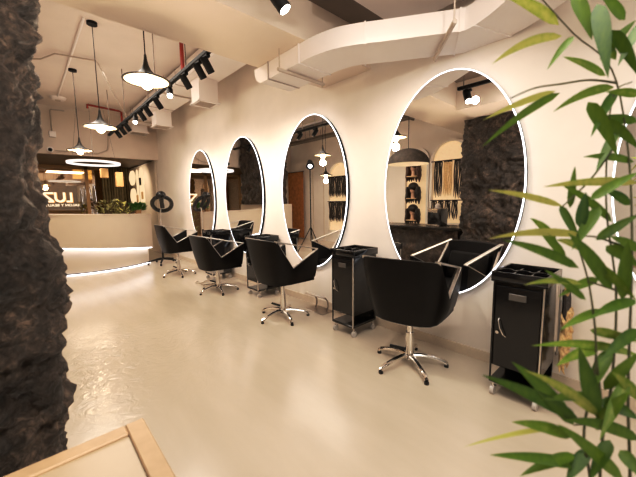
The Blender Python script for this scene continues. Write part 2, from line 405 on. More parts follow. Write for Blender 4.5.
diffuser(0, -.50, 4.98, 2.875, 3.232); diffuser(1, -.47, 7.2, 2.925, 3.232)
diffuser(2, -.52, 8.85, 3.06, 3.36, .34)

# ------------------------------------------------------------------ track and spots
XT, ZT = -1.385, 2.695
tr = thing('ceiling_track', 'long black suspended lighting track running along the mirror wall', 'lighting track', (XT, 0, ZT))
MB().box(-.022, .022, 2.85, 7.45, -.018, .018, .003, 1).build('rail', 'black', tr, smooth=False)
for y in (3.4, 4.4, 4.75, 6.05, 7.3): MB().cyl((0, y, .018), (0, y, CEIL - ZT), .006, n=6).build('hanger', 'conduit_dark', tr)
def spot(i, x, y, z, aim, lit, label, grp='track spotlights', k=1.0):
    t = thing('spotlight', label, 'spotlight', (x, y, z), 0, grp)
    MB().box(-.018, .018, -.05, .05, -.03, -.001, .003, 1).build('track_adapter', 'black', t, smooth=False)
    MB().cyl((0, 0, -.03), (0, 0, -.06), .008, n=8).build('stem', 'black', t)
    d = Vector(aim).normalized(); c = Vector((0, 0, -.072))
    MB().cyl(c - d * .055 * k, c + d * .085 * k, .034 * k, n=20).build('barrel', 'black', t)
    MB().cyl(c + d * .0851 * k, c + d * .0875 * k, .029 * k, n=20).build('lens', 'lens' if lit else 'plate', t)
    return t, c + d * .09, d
# y of each head measured along the rail
heads = [(209, 57), (197, 70), (184, 81), (169.5, 93), (157.5, 103), (148.5, 111), (142, 115.5), (136.4, 120), (128.5, 127), (124, 130.5), (120, 134)]
ordn = ['nearest the beam', 'second from the beam', 'third from the beam', 'fourth from the beam', 'fifth from the beam', 'sixth from the beam', 'fifth from the far end', 'fourth from the far end', 'third from the far end', 'second from the far end', 'at the far end']
aims_lit = []
for i, (px, py) in enumerate(heads):
    v = pt(px, py, 1) - CAM; tt = (XT - CAM.x) / v.x; y = CAM.y + v.y * tt
    tt2 = (ZT - .1 - CAM.z) / v.z; y = (CAM.y + v.y * tt2)
    y = min(max(y, 2.92), 7.4)
    lit = i in (3, 7)
    aim = (-.25, -.75, -.75) if lit else (.6, .10, -.85)
    t, c, d = spot(i, XT, y, ZT - .018, aim, lit, ('lit' if lit else 'black') + ' cylindrical track spotlight, ' + ordn[i])
    aims_lit.append((Vector((XT, y, ZT)) + c, lit))
st = thing('ceiling_track', 'short black lighting track above the duct at the top of the photo', 'lighting track', (-1.43, 1.7, 2.70))
MB().box(-.022, .022, -.6, .12, -.018, .018, .003, 1).build('rail', 'black', st, smooth=False)
for y in (-.5, .05): MB().cyl((0, y, .018), (0, y, .30), .006, n=6).build('hanger', 'conduit_dark', st)
spot(99, -1.47, 1.72, 2.682, (.42, -.35, -.75), True, 'lit black spotlight hanging at the top of the photo in front of the beam', 'track spotlights', 1.25)

# ------------------------------------------------------------------ pendants
pl = ['black witch-hat pendant lamp nearest the beam', 'black witch-hat pendant lamp in the middle of the row over the floor', 'black witch-hat pendant lamp farthest along, above the reception desk', 'black witch-hat pendant lamp of the far row, seen in the oval mirror']
def pendant(i, x, y, z, zc, R0=.18):
    t = thing('pendant_lamp', pl[i], 'pendant lamp', (x, y, z), 0, 'witch-hat pendant lamps')
    k = R0 / .22
    out = [(.004, .215), (.012, .20), (.016, .165), (.026, .125), (.046, .085), (.085, .05), (.14, .026), (.20, .010), (.22, .002), (.223, -.006), (.205, -.007)]
    inn = [(.205, -.004), (.18, .004), (.135, .019), (.08, .042), (.04, .075), (.0, .10)]
    MB().lathe([(r * k, h) for r, h in out], 40).build('lamp_shade', 'shade', t, angle=60)
    MB().lathe([(r * k, h) for r, h in inn], 40).build('shade_lining', 'shade_in', t, angle=60)
    MB().sphere((0, 0, -.018), .048, .048, .055).build('bulb', 'bulb', t)
    MB().cyl((0, 0, .2), (0, 0, zc - z - .03), .0045, n=6).build('cord', 'black', t)
    MB().cyl((0, 0, zc - z - .03), (0, 0, zc - z), .055, n=20).build('canopy', 'black', t)
    l = bpy.data.lights.new('pendant_light', 'POINT'); l.energy = 8; l.color = (1, .78, .55); l.shadow_soft_size = .06
    lo = bpy.data.objects.new('pendant_light', l); COL.objects.link(lo); lo.location = (x, y, z - .15)
PEND = [(-1.875, 3.0, 2.36), (-1.94, 4.78, 2.29), (-1.965, 6.58, 2.235)]
for i, p in enumerate(PEND): pendant(i, *p, CEIL)
pendant(3, -3.3, 6.1, 2.05, CEIL)

# ------------------------------------------------------------------ pipes, camera, detector
pp = MB()
red = MB(); red.tube([(-1.57, 8.35, 3.36), (-1.57, 8.35, 3.43), (-1.50, 8.35, 3.43), (-.98, 8.45, 3.43), (-.93, 8.45, 3.41), (-.93, 8.45, 3.0)], .022, 10)
tag(red.build('sprinkler_pipe', 'red'), 'red sprinkler pipe bending down near the far end of the ceiling', 'pipe')
red = MB().cyl((-1.02, 4.45, 3.5), (-1.02, 4.45, 3.0), .025, n=10)
tag(red.build('sprinkler_pipe', 'red'), 'short vertical red pipe behind the lighting track near the beam', 'pipe')
tag(MB().tube([(-2.03, 4.7, CEIL - .014), (-2.05, 8.27, CEIL - .014)], .016, 8).build('conduit', 'white'), 'pale straight conduit on the ceiling joining the pendant canopies', 'conduit')
tag(MB().tube([(-2.7, 6.55, CEIL - .045), (-2.36, 6.3, CEIL - .045), (-2.22, 5.95, CEIL - .045), (-1.76, 5.85, CEIL - .045), (-1.72, 5.9, CEIL - .06), (-1.2, 7.2, CEIL - .30), (-.9, 7.9, CEIL - .35)], .011, 8).build('conduit', 'conduit'), 'thin grey conduit crossing the ceiling between the two far pendants', 'conduit')
sd = thing('smoke_detector', 'round white ceiling fitting at the end of the pale conduit', 'smoke detector', (-2.04, 8.42, CEIL))
MB().lathe([(0, -.06), (.10, -.055), (.13, -.03), (.14, 0)], 24).build('housing', 'white', sd)
MB().lathe([(0, -.075), (.045, -.07), (.05, -.055)], 16).build('sensor', 'conduit', sd)
bx = thing('wall_conduit', 'pale conduit with junction box going down the bulkhead', 'conduit', (-2.12, 9.40, 0))
MB().tube([(.25, -.02, 3.47), (.02, -.0, 3.47), (0, 0, 3.44), (0, 0, 2.98)], .014, 8).build('tube', 'conduit', bx)
MB().box(-.06, .06, -.05, .03, 2.86, 2.99, .006, 1).build('junction_box', 'white', bx, smooth=False)
cc = thing('security_camera', 'small white dome security camera on the bulkhead', 'security camera', (-2.19, 9.38, 2.58))
MB().cyl((0, .03, 0), (0, -.03, 0), .06, n=20).build('mount', 'white', cc)
MB().sphere((0, -.045, -.005), .038).build('dome', 'black', cc)
tag(MB().tube([(-2.11, 9.36, 2.57), (-1.6, 9.30, 2.56), (-1.30, 9.27, 2.57), (-1.13, 9.25, 2.66), (-1.10, 9.24, 2.85), (-1.08, 9.24, 3.4)], .011, 8).build('conduit', 'conduit'), 'grey conduit running along the bulkhead and turning up beside the camera', 'conduit')

# ------------------------------------------------------------------ mirrors
ml = ['largest oval mirror with white LED rim, behind the nearest chair', 'second oval mirror from the right, between two black trolleys', 'third oval mirror along the wall, reflecting the rock pillar', 'farthest oval mirror, nearest the reception desk', 'oval mirror at the right edge mostly hidden by bamboo leaves']
MS = [1.29, 3.016, 4.725, 6.406, -.39]
def make_mirror():
    t = thing('oval_mirror', ml[0], 'mirror', (0, MS[0], 1.457), 0, 'oval LED mirrors on the wall')
    a, b, n = .612, .948, 72
    el = lambda k, s=0: [(a * k * math.cos(2 * PI * i / n), (b - a + a * k) * math.sin(2 * PI * i / n)) for i in range(n)]
    MB().prism(el(.995), 0, -.040, -.001).build('back_box', 'black', t, angle=30)
    mb = MB()
    for (k0, x0), (k1, x1) in (((.985, -.047), (.996, -.047)), ((.995, -.047), (1.0, -.040)), ((1.0, -.040), (.99, -.036))):
        A = [mb.bm.verts.new((x0, *p)) for p in el(k0)]; B = [mb.bm.verts.new((x1, *p)) for p in el(k1)]
        for i in range(n): mb.bm.faces.new((A[i], A[(i + 1) % n], B[(i + 1) % n], B[i]))
    mb.build('led_rim', 'led', t)
    mb = MB(); mb.prism(el(.986), 0, -.0465, -.0405); mb.build('mirror_glass', 'mirror', t, smooth=False)
    return t
m0 = make_mirror()
for i, s in enumerate(MS):
    t = m0 if i == 0 else copy_tree(m0)
    t.location = (0, s, 1.457); t['label'] = ml[i]

# ------------------------------------------------------------------ styling chairs
cl = ['black salon chair nearest the camera with its back turned', 'second black salon chair, beside the chrome footrest', 'third black salon chair, in front of the third oval mirror', 'farthest black salon chair beside the dryer stand']
def make_chair():
    t = thing('salon_chair', cl[0], 'salon chair', (0, 0, 0), 0, 'black salon chairs in a row')
    # plan stations: (u, bottom xyz, top xyz) for the right half, front to back centre
    half = [((.335, -.285, .455), (.352, -.325, .775)), ((.16, -.28, .44), (.165, -.325, .69)), ((-.005, -.27, .425), (-.02, -.322, .60)),
            ((-.085, -.25, .415), (-.13, -.315, .765)), ((-.135, -.215, .41), (-.215, -.30, .905)), ((-.160, -.15, .405), (-.25, -.235, .912)), ((-.17, -.07, .402), (-.268, -.11, .915)), ((-.172, 0, .402), (-.272, 0, .915))]
    full = half + [(((a[0]), -a[1], a[2]), (b[0], -b[1], b[2])) for a, b in reversed(half[:-1])]
    # refine linearly
    fine = []
    for i in range(len(full) - 1):
        for j in range(2):
            f = j / 2; fine.append(tuple(Vector(full[i][k]).lerp(Vector(full[i + 1][k]), f) for k in (0, 1)))
    fine.append((Vector(full[-1][0]), Vector(full[-1][1])))
    th = .05; rows_o, rows_i = [], []
    for i, (b, tp) in enumerate(fine):
        a_ = fine[max(i - 1, 0)][1]; c_ = fine[min(i + 1, len(fine) - 1)][1]
        tv = Vector((c_.x - a_.x, c_.y - a_.y, 0)).normalized(); nin = Vector((tv.y, -tv.x, 0))
        if nin.dot(Vector((.08, 0, 0)) - Vector((tp.x, tp.y, 0))) < 0: nin = -nin
        ro, ri = [], []
        for j in range(7):
            f = j / 6; p = b.lerp(tp, f); bulge = .012 * math.sin(PI * f)
            ro.append(p - nin * bulge); ri.append(p + nin * th + (Vector((0, 0, -.004)) if j == 6 else Vector()))
        rows_o.append(ro); rows_i.append(ri)
    mb = MB(); bm = mb.bm
    VO = [[bm.verts.new(p) for p in r] for r in rows_o]; VI = [[bm.verts.new(p) for p in r] for r in rows_i]
    n = len(VO)
    for i in range(n - 1):
        for j in range(6):
            bm.faces.new((VO[i][j], VO[i + 1][j], VO[i + 1][j + 1], VO[i][j + 1])); bm.faces.new((VI[i][j], VI[i][j + 1], VI[i + 1][j + 1], VI[i + 1][j]))
        bm.faces.new((VO[i][6], VO[i + 1][6], VI[i + 1][6], VI[i][6])); bm.faces.new((VO[i][0], VI[i][0], VI[i + 1][0], VO[i + 1][0]))
    for i in (0, n - 1):
        for j in range(6): bm.faces.new((VO[i][j], VO[i][j + 1], VI[i][j + 1], VI[i][j]))
    # underside
    c = bm.verts.new((.08, 0, .40))
    mb.build('shell', 'leather', t, angle=50)
    MB().prism([(v[0].x * .98, v[0].y * .97) for v in fine], 2, .415, .45).build('seat_pan', 'leather', t, smooth=False)
    MB().box(-.13, .325, -.235, .235, .44, .53, .03, 3).build('seat_cushion', 'leather', t)
    MB().box(-.05, .02, -.22, .22, .0, .30, .03, 3, mtx=Matrix.Translation((-.075, 0, .52)) @ Matrix.Rotation(R(-16), 4, 'Y')).build('back_cushion', 'leather', t)
    for s in (-1, 1):
        f_ = Vector((.352, s * .322, .782)); nt_ = Vector((-.02, s * .318, .607)); bk = Vector((-.222, s * .297, .912))
        def flat(mb, p, q, w=.022, h=.007):
            d = (q - p); L = d.length; d.normalize(); side = Vector((0, 1, 0)); up = d.cross(side).normalized(); side = up.cross(d)
            mt = Matrix((( d.x, side.x, up.x, p.x), (d.y, side.y, up.y, p.y), (d.z, side.z, up.z, p.z), (0, 0, 0, 1)))
            mb.box(-.004, L + .004, -w, w, -h, h, .003, 1, mtx=mt)
        mb = MB(); off = Vector((0, -s * .022, 0))
        flat(mb, bk + off, f_ + off, .017); flat(mb, bk + off * .6, nt_ + off * .6, .013, .006); flat(mb, nt_ + off * .6, f_ + off * .6, .013, .006)
        mb.build('arm_rail', 'alu', t)
    mb = MB().cyl((0, 0, .10), (0, 0, .28), .034, n=20).cyl((0, 0, .27), (0, 0, .405), .024, n=20).lathe([(.034, .10), (.045, .085), (.05, .06), (.03, .045)], 20)
    mb.build('column', 'chrome', t)
    MB().box(-.10, .12, -.09, .09, .385, .415, .01, 1).build('mount_plate', 'black', t)
    MB().tube([(.03, .02, .385), (.075, .02, .33), (.095, .015, .20), (.10, .01, .155)], .006, 8).build('pump_lever', 'chrome', t)
    MB().cyl((-.01, .02, .13), (-.05, .15, .145), .012, n=10).build('pump_pedal', 'rubber', t)
    for k in range(5):
        a = 2 * PI * k / 5; d = Vector((math.cos(a), math.sin(a), 0))
        P = [d * r + Vector((0, 0, z)) for r, z in ((.02, .085), (.08, .088), (.15, .080), (.22, .063), (.27, .045), (.292, .028))]
        lg = MB().tube(P, [.022, .021, .0185, .017, .019, .017], 10).build('leg', 'chrome', t)
        MB().cyl(d * .29 + Vector((0, 0, 0)), d * .29 + Vector((0, 0, .018)), .017, n=12).build('glide', 'rubber', lg)
    return t
ch0 = make_chair()
TOP = ('shell', 'seat_pan', 'seat_cushion', 'back_cushion', 'arm_rail', 'mount_plate', 'pump_lever', 'pump_pedal')
CH = [(-.503, 1.314, 92.0, 12, .02, 0), (-.589, 2.925, 108.5, 2, .06, .02), (-.632, 4.539, 113.7, 2, .065, -.05), (-.667, 6.132, 118.0, -2, .08, .04)]
chs = [ch0] + [copy_tree(ch0) for _ in range(3)]
for t, (x, y, star, seat, off, dz), lb in zip(chs, CH, cl):
    t.location = (x, y, 0); t.rotation_euler = (0, 0, R(star)); t['label'] = lb
    for c in t.children:
        if c.name.split('.')[0] in TOP:
            c.rotation_euler = (0, 0, R(seat - star))
            o_ = Matrix.Rotation(R(-star), 3, 'Z') @ Vector((-.735 * off, .677 * off, dz)); c.location = o_ if c.name.split('.')[0] != 'pump_pedal' else (0, 0, 0)

# ------------------------------------------------------------------ footrest
ft = thing('footrest', 'chrome curved footrest standing on the floor beside the second chair', 'footrest', (-.12, 2.80, 0))
MB().box(-.11, .09, -.16, .16, 0, .008, .002, 1).build('base_plate', 'steel', ft, smooth=False)
for y in (-.10, .10):
    MB().tube([(.02, y, .008), (.045, y, .06), (.04, y, .12), (.0, y, .17), (-.06, y, .20), (-.085, y, .207)], .009, 8).build('leg', 'steel', ft)
MB().box(-.115, -.07, -.18, .15, .203, .222, .006, 2).build('tread', 'alu', ft)
tag(MB().tube(smooth_path([(-.62, 5.35, .012), (-.70, 5.25, .012), (-.66, 5.1, .03), (-.55, 5.02, .06), (-.52, 5.12, .06), (-.60, 5.18, .02), (-.68, 5.05, .012), (-.5, 4.98, .012)], 5), .008, 6).build('power_cord', 'conduit'), 'looped grey cord on the floor behind the third chair', 'cord')

# ------------------------------------------------------------------ trolleys
tl = ['tall black trolley at right with blonde hair hanging from its side', 'black salon trolley between the two nearest chairs', 'black salon trolley half hidden behind the second chair', 'black salon trolley half hidden behind the third chair']
def make_trolley():
    t = thing('salon_trolley', tl[0], 'trolley', (0, 0, 0), 0, 'black salon trolleys')
    # local: front faces -x ; depth .36, width .29
    dx, wy = .18, .145
    mb = MB(); mb.box(-dx + .012, dx, -wy, wy, .215, .80, .006, 1); mb.build('cabinet', 'gloss', t)
    dr = MB().box(-dx - .002, -dx + .012, -wy + .018, wy - .018, .225, .775, .004, 1).build('door', 'gloss', t)
    h = MB().tube([(-dx - .004, .10, .555), (-dx - .022, .096, .545), (-dx - .026, .085, .50), (-dx - .022, .065, .455), (-dx - .004, .055, .44)], .0045, 8).build('handle', 'chrome', dr)
    MB().cyl((-dx - .001, .105, .46), (-dx - .012, .105, .46), .011, n=14).build('lock', 'chrome', dr)
    MB().box(-dx - .006, -dx - .001, -.05, .05, .69, .735, .003, 1).build('label_plate', 'plate', dr)
    for y in (-wy + .007, wy - .007):
        MB().box(-dx - .004, -dx + .010, y - .0045, y + .0045, .10, .80, .002, 1).build('corner_post', 'alu' if y < 0 else 'gloss', t)
    mb = MB()
    mb.box(-dx - .012, dx + .01, -wy - .012, wy + .012, .80, .815, .004, 1)
    for a in ((-dx - .012, -dx + .004, -wy - .012, wy + .012), (dx - .006, dx + .01, -wy - .012, wy + .012), (-dx, dx, -wy - .012, -wy + .004), (-dx, dx, wy - .004, wy + .012)): mb.box(*a, .812, .868, .005, 2)
    for y in (-.05, .05): mb.box(-dx, dx, y - .004, y + .004, .812, .852)
    mb.box(-.004, .004, -wy, wy, .812, .852)
    mb.build('top_tray', 'gloss', t)
    mb = MB()
    for x, y in ((-.09, -.098), (-.09, .0), (-.09, .098)):
        mb.lathe([(.034, .868), (.040, .872), (.040, .862), (.034, .86)], 18, (x, y, 0), closed=True)
    mb.build('tool_holder_ring', 'gloss', t)
    MB().box(-dx, dx, -wy, wy, .095, .118, .005, 1).build('bottom_shelf', 'gloss', t)
    MB().box(dx - .02, dx, -wy, wy, .11, .22).build('back_panel', 'gloss', t, smooth=False)
    for x, y in ((-dx + .03, -wy + .02), (-dx + .03, wy - .02), (dx - .03, -wy + .02), (dx - .03, wy - .02)):
        cs = MB().cyl((x, y - .012, .030), (x, y + .012, .030), .030, n=18).build('caster', 'wheel', t)
        MB().cyl((x, y, .055), (x, y, .098), .008, n=8).box(x - .006, x + .020, y - .018, y + .018, .052, .062, .003, 1).build('fork', 'chrome', cs)
    return t
t0 = make_trolley()
TR = [(-.285, .58, 0), (-.275, 2.105, 0), (-.23, 3.90, 0), (-.25, 5.32, 0)]
trs = [t0] + [copy_tree(t0) for _ in range(3)]
for t, (x, y, a), lb in zip(trs, TR, tl): t.location = (x, y, 0); t.rotation_euler = (0, 0, R(a)); t['label'] = lb
# things hanging on the nearest trolley
he = thing('hair_extension', 'wavy blonde hair extension with dark roots hanging on the right trolley', 'hair extension', (-.155, .392, .73))
mb = MB()
for k in range(14):
    x0 = -.07 + .14 * k / 13; ph = random.random() * 6; L = random.uniform(.34, .46)
    mb.tube([(x0 + .018 * math.sin(ph + i * 1.25) + .02 * (i / 12), -.012 - .012 * math.cos(ph + i * 1.25) - .015 * random.random(), -.12 - L * i / 12) for i in range(13)], [.014] * 11 + [.009, .002], 6)
mb.build('blonde_lengths', 'hair_blonde', he)
mb = MB()
for k in range(12):
    x0 = -.065 + .13 * k / 11
    mb.tube([(x0 * .8, -.008, .02), (x0, -.014, -.06), (x0 * 1.05, -.016, -.16 - .04 * random.random())], .013, 6)
mb.build('dark_roots', 'hair_dark', he)
MB().box(-.065, .065, -.03, .0, .005, .04, .006, 1, mtx=Matrix.Rotation(R(-20), 4, 'Y')).build('clip_bar', 'clip', he)
wr = thing('tool_cord', 'grey coiled dryer cord looping down the side of the right trolley', 'cord', (-.38, .408, .80))
MB().tube(smooth_path([(.02, -.006, .03), (0, -.012, -.05), (.015, -.014, -.22), (.03, -.014, -.38), (.05, -.014, -.42), (.06, -.014, -.36), (.045, -.014, -.18), (.05, -.012, -.02), (.06, -.008, .02)], 5), .006, 6).build('cord', 'conduit', wr)
MB().tube(smooth_path([(.07, -.006, .03), (.075, -.016, -.1), (.08, -.016, -.3), (.10, -.016, -.46), (.12, -.016, -.3), (.10, -.016, -.1)], 5), .006, 6).build('second_loop', 'plate', wr)

# ------------------------------------------------------------------ dryer stand
dy = thing('hair_processor', 'black ring-shaped hair processor on a silver pole with five-arm base', 'hair processor', (-.52, 7.55, 0))
MB().cyl((0, 0, .10), (0, 0, .72), .02, n=14).build('lower_post', 'black', dy)
MB().tube([(0, 0, .70), (-.0, 0, 1.0), (.01, 0, 1.18), (.03, -.02, 1.30)], .014, 10).build('pole', 'alu', dy)
for k in range(5):
    a = 2 * PI * k / 5 + .5; d = Vector((math.cos(a), math.sin(a), 0))
    lg = MB().tube([d * .02 + Vector((0, 0, .12)), d * .15 + Vector((0, 0, .105)), d * .30 + Vector((0, 0, .075))], [.022, .02, .016], 10).build('leg', 'black', dy)
    MB().sphere(d * .30 + Vector((0, 0, .028)), .022, .03, .028, 12, 8).build('caster', 'rubber', lg)
nz_ = Vector((-.30, -.80, -.62)).normalized(); rx_ = Vector((0, 0, 1)).cross(nz_).normalized(); uy_ = nz_.cross(rx_)
rm = Matrix.Translation((.03, -.08, 1.345)) @ Matrix((rx_, uy_, nz_)).transposed().to_4x4() @ Matrix.Scale(.80, 4)
MB().tube([rm @ Vector((.24 * math.cos(2 * PI * i / 36), .24 * math.sin(2 * PI * i / 36), 0)) for i in range(36)], .042, 12, closed=True).build('heating_ring', 'gloss', dy)
MB().tube([rm @ Vector((0, -.1, .02)), rm @ Vector((0, .08, .03)), rm @ Vector((0, .26, .02))], [.045, .04, .05], 12).build('bridge_arm', 'gloss', dy)
MB().sphere(rm @ Vector((0, .30, .02)), .10, .10, .09).build('motor_head', 'gloss', dy)
MB().cyl(rm @ Vector((0, .18, -.03)), rm @ Vector((0, .18, -.07)), .035, n=16).build('joint_cap', 'alu', dy)

# ------------------------------------------------------------------ reception desk
rc = thing('reception_desk', 'curved cream reception desk with a glowing light line under its panel', 'reception desk', (0, 0, 0))
CX, CY = -1.78, 9.05
def arc(r, a0, a1, n=40): return [(CX + r * math.cos(R(a0 + (a1 - a0) * i / n)), CY + r * math.sin(R(a0 + (a1 - a0) * i / n))) for i in range(n + 1)]
A0, A1 = 235, 315
def shell(r0, r1, z0, z1, a0=A0, a1=A1, n=40):
    """curved wall; z0 and z1 may be (left, right) pairs so the lit edge can slope"""
    mb = MB(); rings = []
    z0 = z0 if isinstance(z0, tuple) else (z0, z0); z1 = z1 if isinstance(z1, tuple) else (z1, z1)
    for i in range(n + 1):
        f = i / n; a = R(a0 + (a1 - a0) * f); g = min(1, max(0, (a0 + (a1 - a0) * f - A0) / (A1 - A0)))
        zb = z0[0] + (z0[1] - z0[0]) * g; zt = z1[0] + (z1[1] - z1[0]) * g
        rings.append([mb.bm.verts.new((CX + r * math.cos(a), CY + r * math.sin(a), z)) for r, z in ((r0, zb), (r1, zb), (r1, zt), (r0, zt))])
    for i in range(n):
        for j in range(4): mb.bm.faces.new((rings[i][j], rings[i][(j + 1) % 4], rings[i + 1][(j + 1) % 4], rings[i + 1][j]))
    mb.bm.faces.new(rings[0][::-1]); mb.bm.faces.new(rings[-1]); return mb
ZB = (.60, .36)
up = lambda d: (ZB[0] + d, ZB[1] + d)
shell(1.35, 1.64, ZB, (1.155, 1.105)).build('front_panel', 'cream', rc, angle=30)
shell(1.10, 1.65, (1.155, 1.105), (1.18, 1.13)).build('counter_top', 'cream', rc, angle=30)
shell(1.30, 1.54, .035, ZB, A0, A1 - 1).build('lower_panel', 'cream', rc, angle=30)
shell(1.542, 1.625, up(-.016), up(-.002), A0, A1 - .5).build('led_strip', 'ledstrip', rc)
shell(1.32, 1.53, 0, .035).build('plinth', 'black', rc, angle=30)
shell(1.545, 1.556, .004, .014, A0, A1).build('floor_led_strip', 'ledstrip', rc)
ring = thing('ring_pendant', 'large glowing ring-shaped LED pendant hanging over the reception desk', 'pendant lamp', (-1.48, 8.75, 2.27))
MB().lathe([(.495, -.02), (.505, -.02), (.505, .022), (.46, .022), (.46, -.02)], 64, closed=True).build('glowing_ring', 'ring', ring, angle=30)
MB().lathe([(.51, .022), (.51, .03), (.455, .03), (.455, .022)], 64, closed=True).build('ring_cover', 'white', ring, angle=30)
for a in (20, 140, 260): MB().cyl((.482 * math.cos(R(a)) * 1, .482 * math.sin(R(a)), .03), (.52 * math.cos(R(a)) * .55, .52 * math.sin(R(a)) * .55, CEIL - 2.27), .002, n=6).build('suspension_wire', 'plate', ring)

# plants on the desk
def bush(t, name, m, n, spread, h, leafl, seed):
    rnd = random.Random(seed); mb = MB()
    for k in range(n):
        a = rnd.random() * 2 * PI; r = spread * math.sqrt(rnd.random()); z = h * (.25 + .75 * rnd.random()); L = leafl * rnd.uniform(.7, 1.2)
        p = Vector((r * math.cos(a), r * math.sin(a), z)); d = Vector((math.cos(a) * .8, math.sin(a) * .8, rnd.uniform(.1, 1.1))).normalized()
        s = d.cross(Vector((0, 0, 1))).normalized() * L * .28; u = s.cross(d).normalized() * L * .1
        v = [mb.bm.verts.new(q) for q in (p, p + d * L * .5 + s + u, p + d * L, p + d * L * .5 - s + u)]
        mb.bm.faces.new(v)
    return mb.build(name, m, t, smooth=False)
t = thing('potted_plant', 'small bushy green potted plant at the right end of the reception desk', 'plant', (-.80, 8.22, 1.132))
MB().lathe([(0, 0), (.06, 0), (.075, .09), (.065, .09), (.06, .08), (0, .08)], 20).build('pot', 'tan', t)
bush(t, 'foliage', 'plant', 160, .13, .20, .11, 3)
for k, (x, y, s) in enumerate(((-1.12, 9.95, 4), (-.62, 10.65, 5))):
    t = thing('potted_plant', ['tall olive leafy plant behind the desk, left of the bushy one', 'olive leafy plant behind the desk beside the arched panel'][k], 'plant', (x, y, 0), 0, 'olive plants behind the desk')
    MB().lathe([(0, 0), (.14, 0), (.18, .5), (.15, .5), (.14, .45), (0, .45)], 24).build('pot', 'pot', t)
    MB().cyl((0, 0, .44), (0, 0, .95), .015, n=8).build('stem', 'stem', t)
    bush(t, 'foliage', 'plant_dry', 150, .20, 1.42, .14, s).location = (0, 0, 0)

# sign letters on the inside of the glass (the word faces outwards)
def letters_mesh(name, body, size, m, parent, loc, bold=0.0, spacing=1.0):
    cu = bpy.data.curves.new(name, 'FONT'); cu.body = body; cu.size = size; cu.extrude = .012; cu.offset = bold; cu.space_character = spacing
    tmp = bpy.data.objects.new(name + '_tmp', cu); COL.objects.link(tmp)
    dg = bpy.context.evaluated_depsgraph_get(); me = bpy.data.meshes.new_from_object(tmp.evaluated_get(dg))
    bpy.data.objects.remove(tmp); bpy.data.curves.remove(cu)
    # text reads correctly from +y (outside)
    for v in me.vertices: v.co = Vector((-v.co.x, v.co.z, v.co.y))
    me.flip_normals() if hasattr(me, 'flip_normals') else None
    me.materials.clear(); me.materials.append(M[m])
    o = bpy.data.objects.new(name, me); COL.objects.link(o); o.parent = parent; o.location = loc
    return o
SGX = -1.62
sg = thing('glass_sign', 'cream lettered salon sign on the glass behind the reception desk, seen reversed', 'sign', (SGX, 12.285, 1.29))
H_ = .30
def plate_letters():
    # L U Z drawn with plain bars, +u runs to the left as seen from inside
    w = .055
    L_ = [[(0, 0), (.15, 0), (.15, w), (w, w), (w, H_), (0, H_)]]
    U_ = [[(0, H_), (0, .10), (.03, .03), (.10, 0), (.16, 0), (.23, .03), (.26, .10), (.26, H_), (.26 - w, H_), (.26 - w, .11), (.15, w), (.11, w), (w, .11), (w, H_)]]
    Z_ = [[(0, 0), (.27, 0), (.27, w), (.085, w), (.27, H_ - w), (.27, H_), (0, H_), (0, H_ - w), (.185, H_ - w), (0, w)]]
    for nm, polys, u0 in (('letter_l', L_, .0), ('letter_u', U_, .165), ('letter_z', Z_, .44)):
        for P in polys:
            MB().prism([(-(u + u0), v + .14) for u, v in P], 1, -.02, -.012).build('letter', 'letter', sg, smooth=False)
            MB().prism([(-(u + u0) + .018, v + .128) for u, v in P], 1, -.011, .015).build('letter_return', 'letter_side', sg, smooth=False)
plate_letters()
letters_mesh('lettering', 'SALON Y BEAUTY', .105, 'letter', sg, (.16, -.005, .02), .002, 1.05)

# drapes, lanterns and lit window by the glass front
t = thing('curtain', 'olive brown curtain hanging at the right of the glass front', 'curtain', (-.52, 11.7, 0))
rows = []
for i in range(61):
    x = -.40 + .74 * i / 60; y = .04 * math.sin(i * 1.1) + .02 * math.sin(i * .37)
    rows.append([(x, y, .05), (x * 1.0, y, 1.2), (x, y * .8, 2.5)])
MB().grid(rows).build('cloth', 'drape', t)
MB().cyl((-.42, 0, 2.505), (.36, 0, 2.505), .012, n=8).build('rod', 'black', t)
for k, (x, z, h) in enumerate(((-.98, 2.10, .26), (-.62, 1.86, .42))):
    t = thing('paper_lantern', ['small amber hanging lantern box behind the desk', 'taller amber hanging lantern box beside the arched panel'][k], 'lantern', (x, 10.8, z), 0, 'amber lantern boxes')
    MB().box(-.09, .09, -.09, .09, 0, h, .01, 1).build('shade', 'paper', t, smooth=False)
    MB().cyl((0, 0, h), (0, 0, 2.53 - z), .005, n=6).build('cord', 'black', t)
fw_ = thing('lit_opening', 'small glowing yellow window seen through the glass front', 'window', (-.98, 13.86, 2.25))
MB().box(-.42, .12, -.01, 0, 0, .32).build('glow_pane', 'window_glow', fw_, smooth=False)
MB().box(-.46, .16, -.02, -.011, -.05, -.005).box(-.16, -.13, -.02, -.011, 0, .32).build('frame', 'tan', fw_, smooth=False)

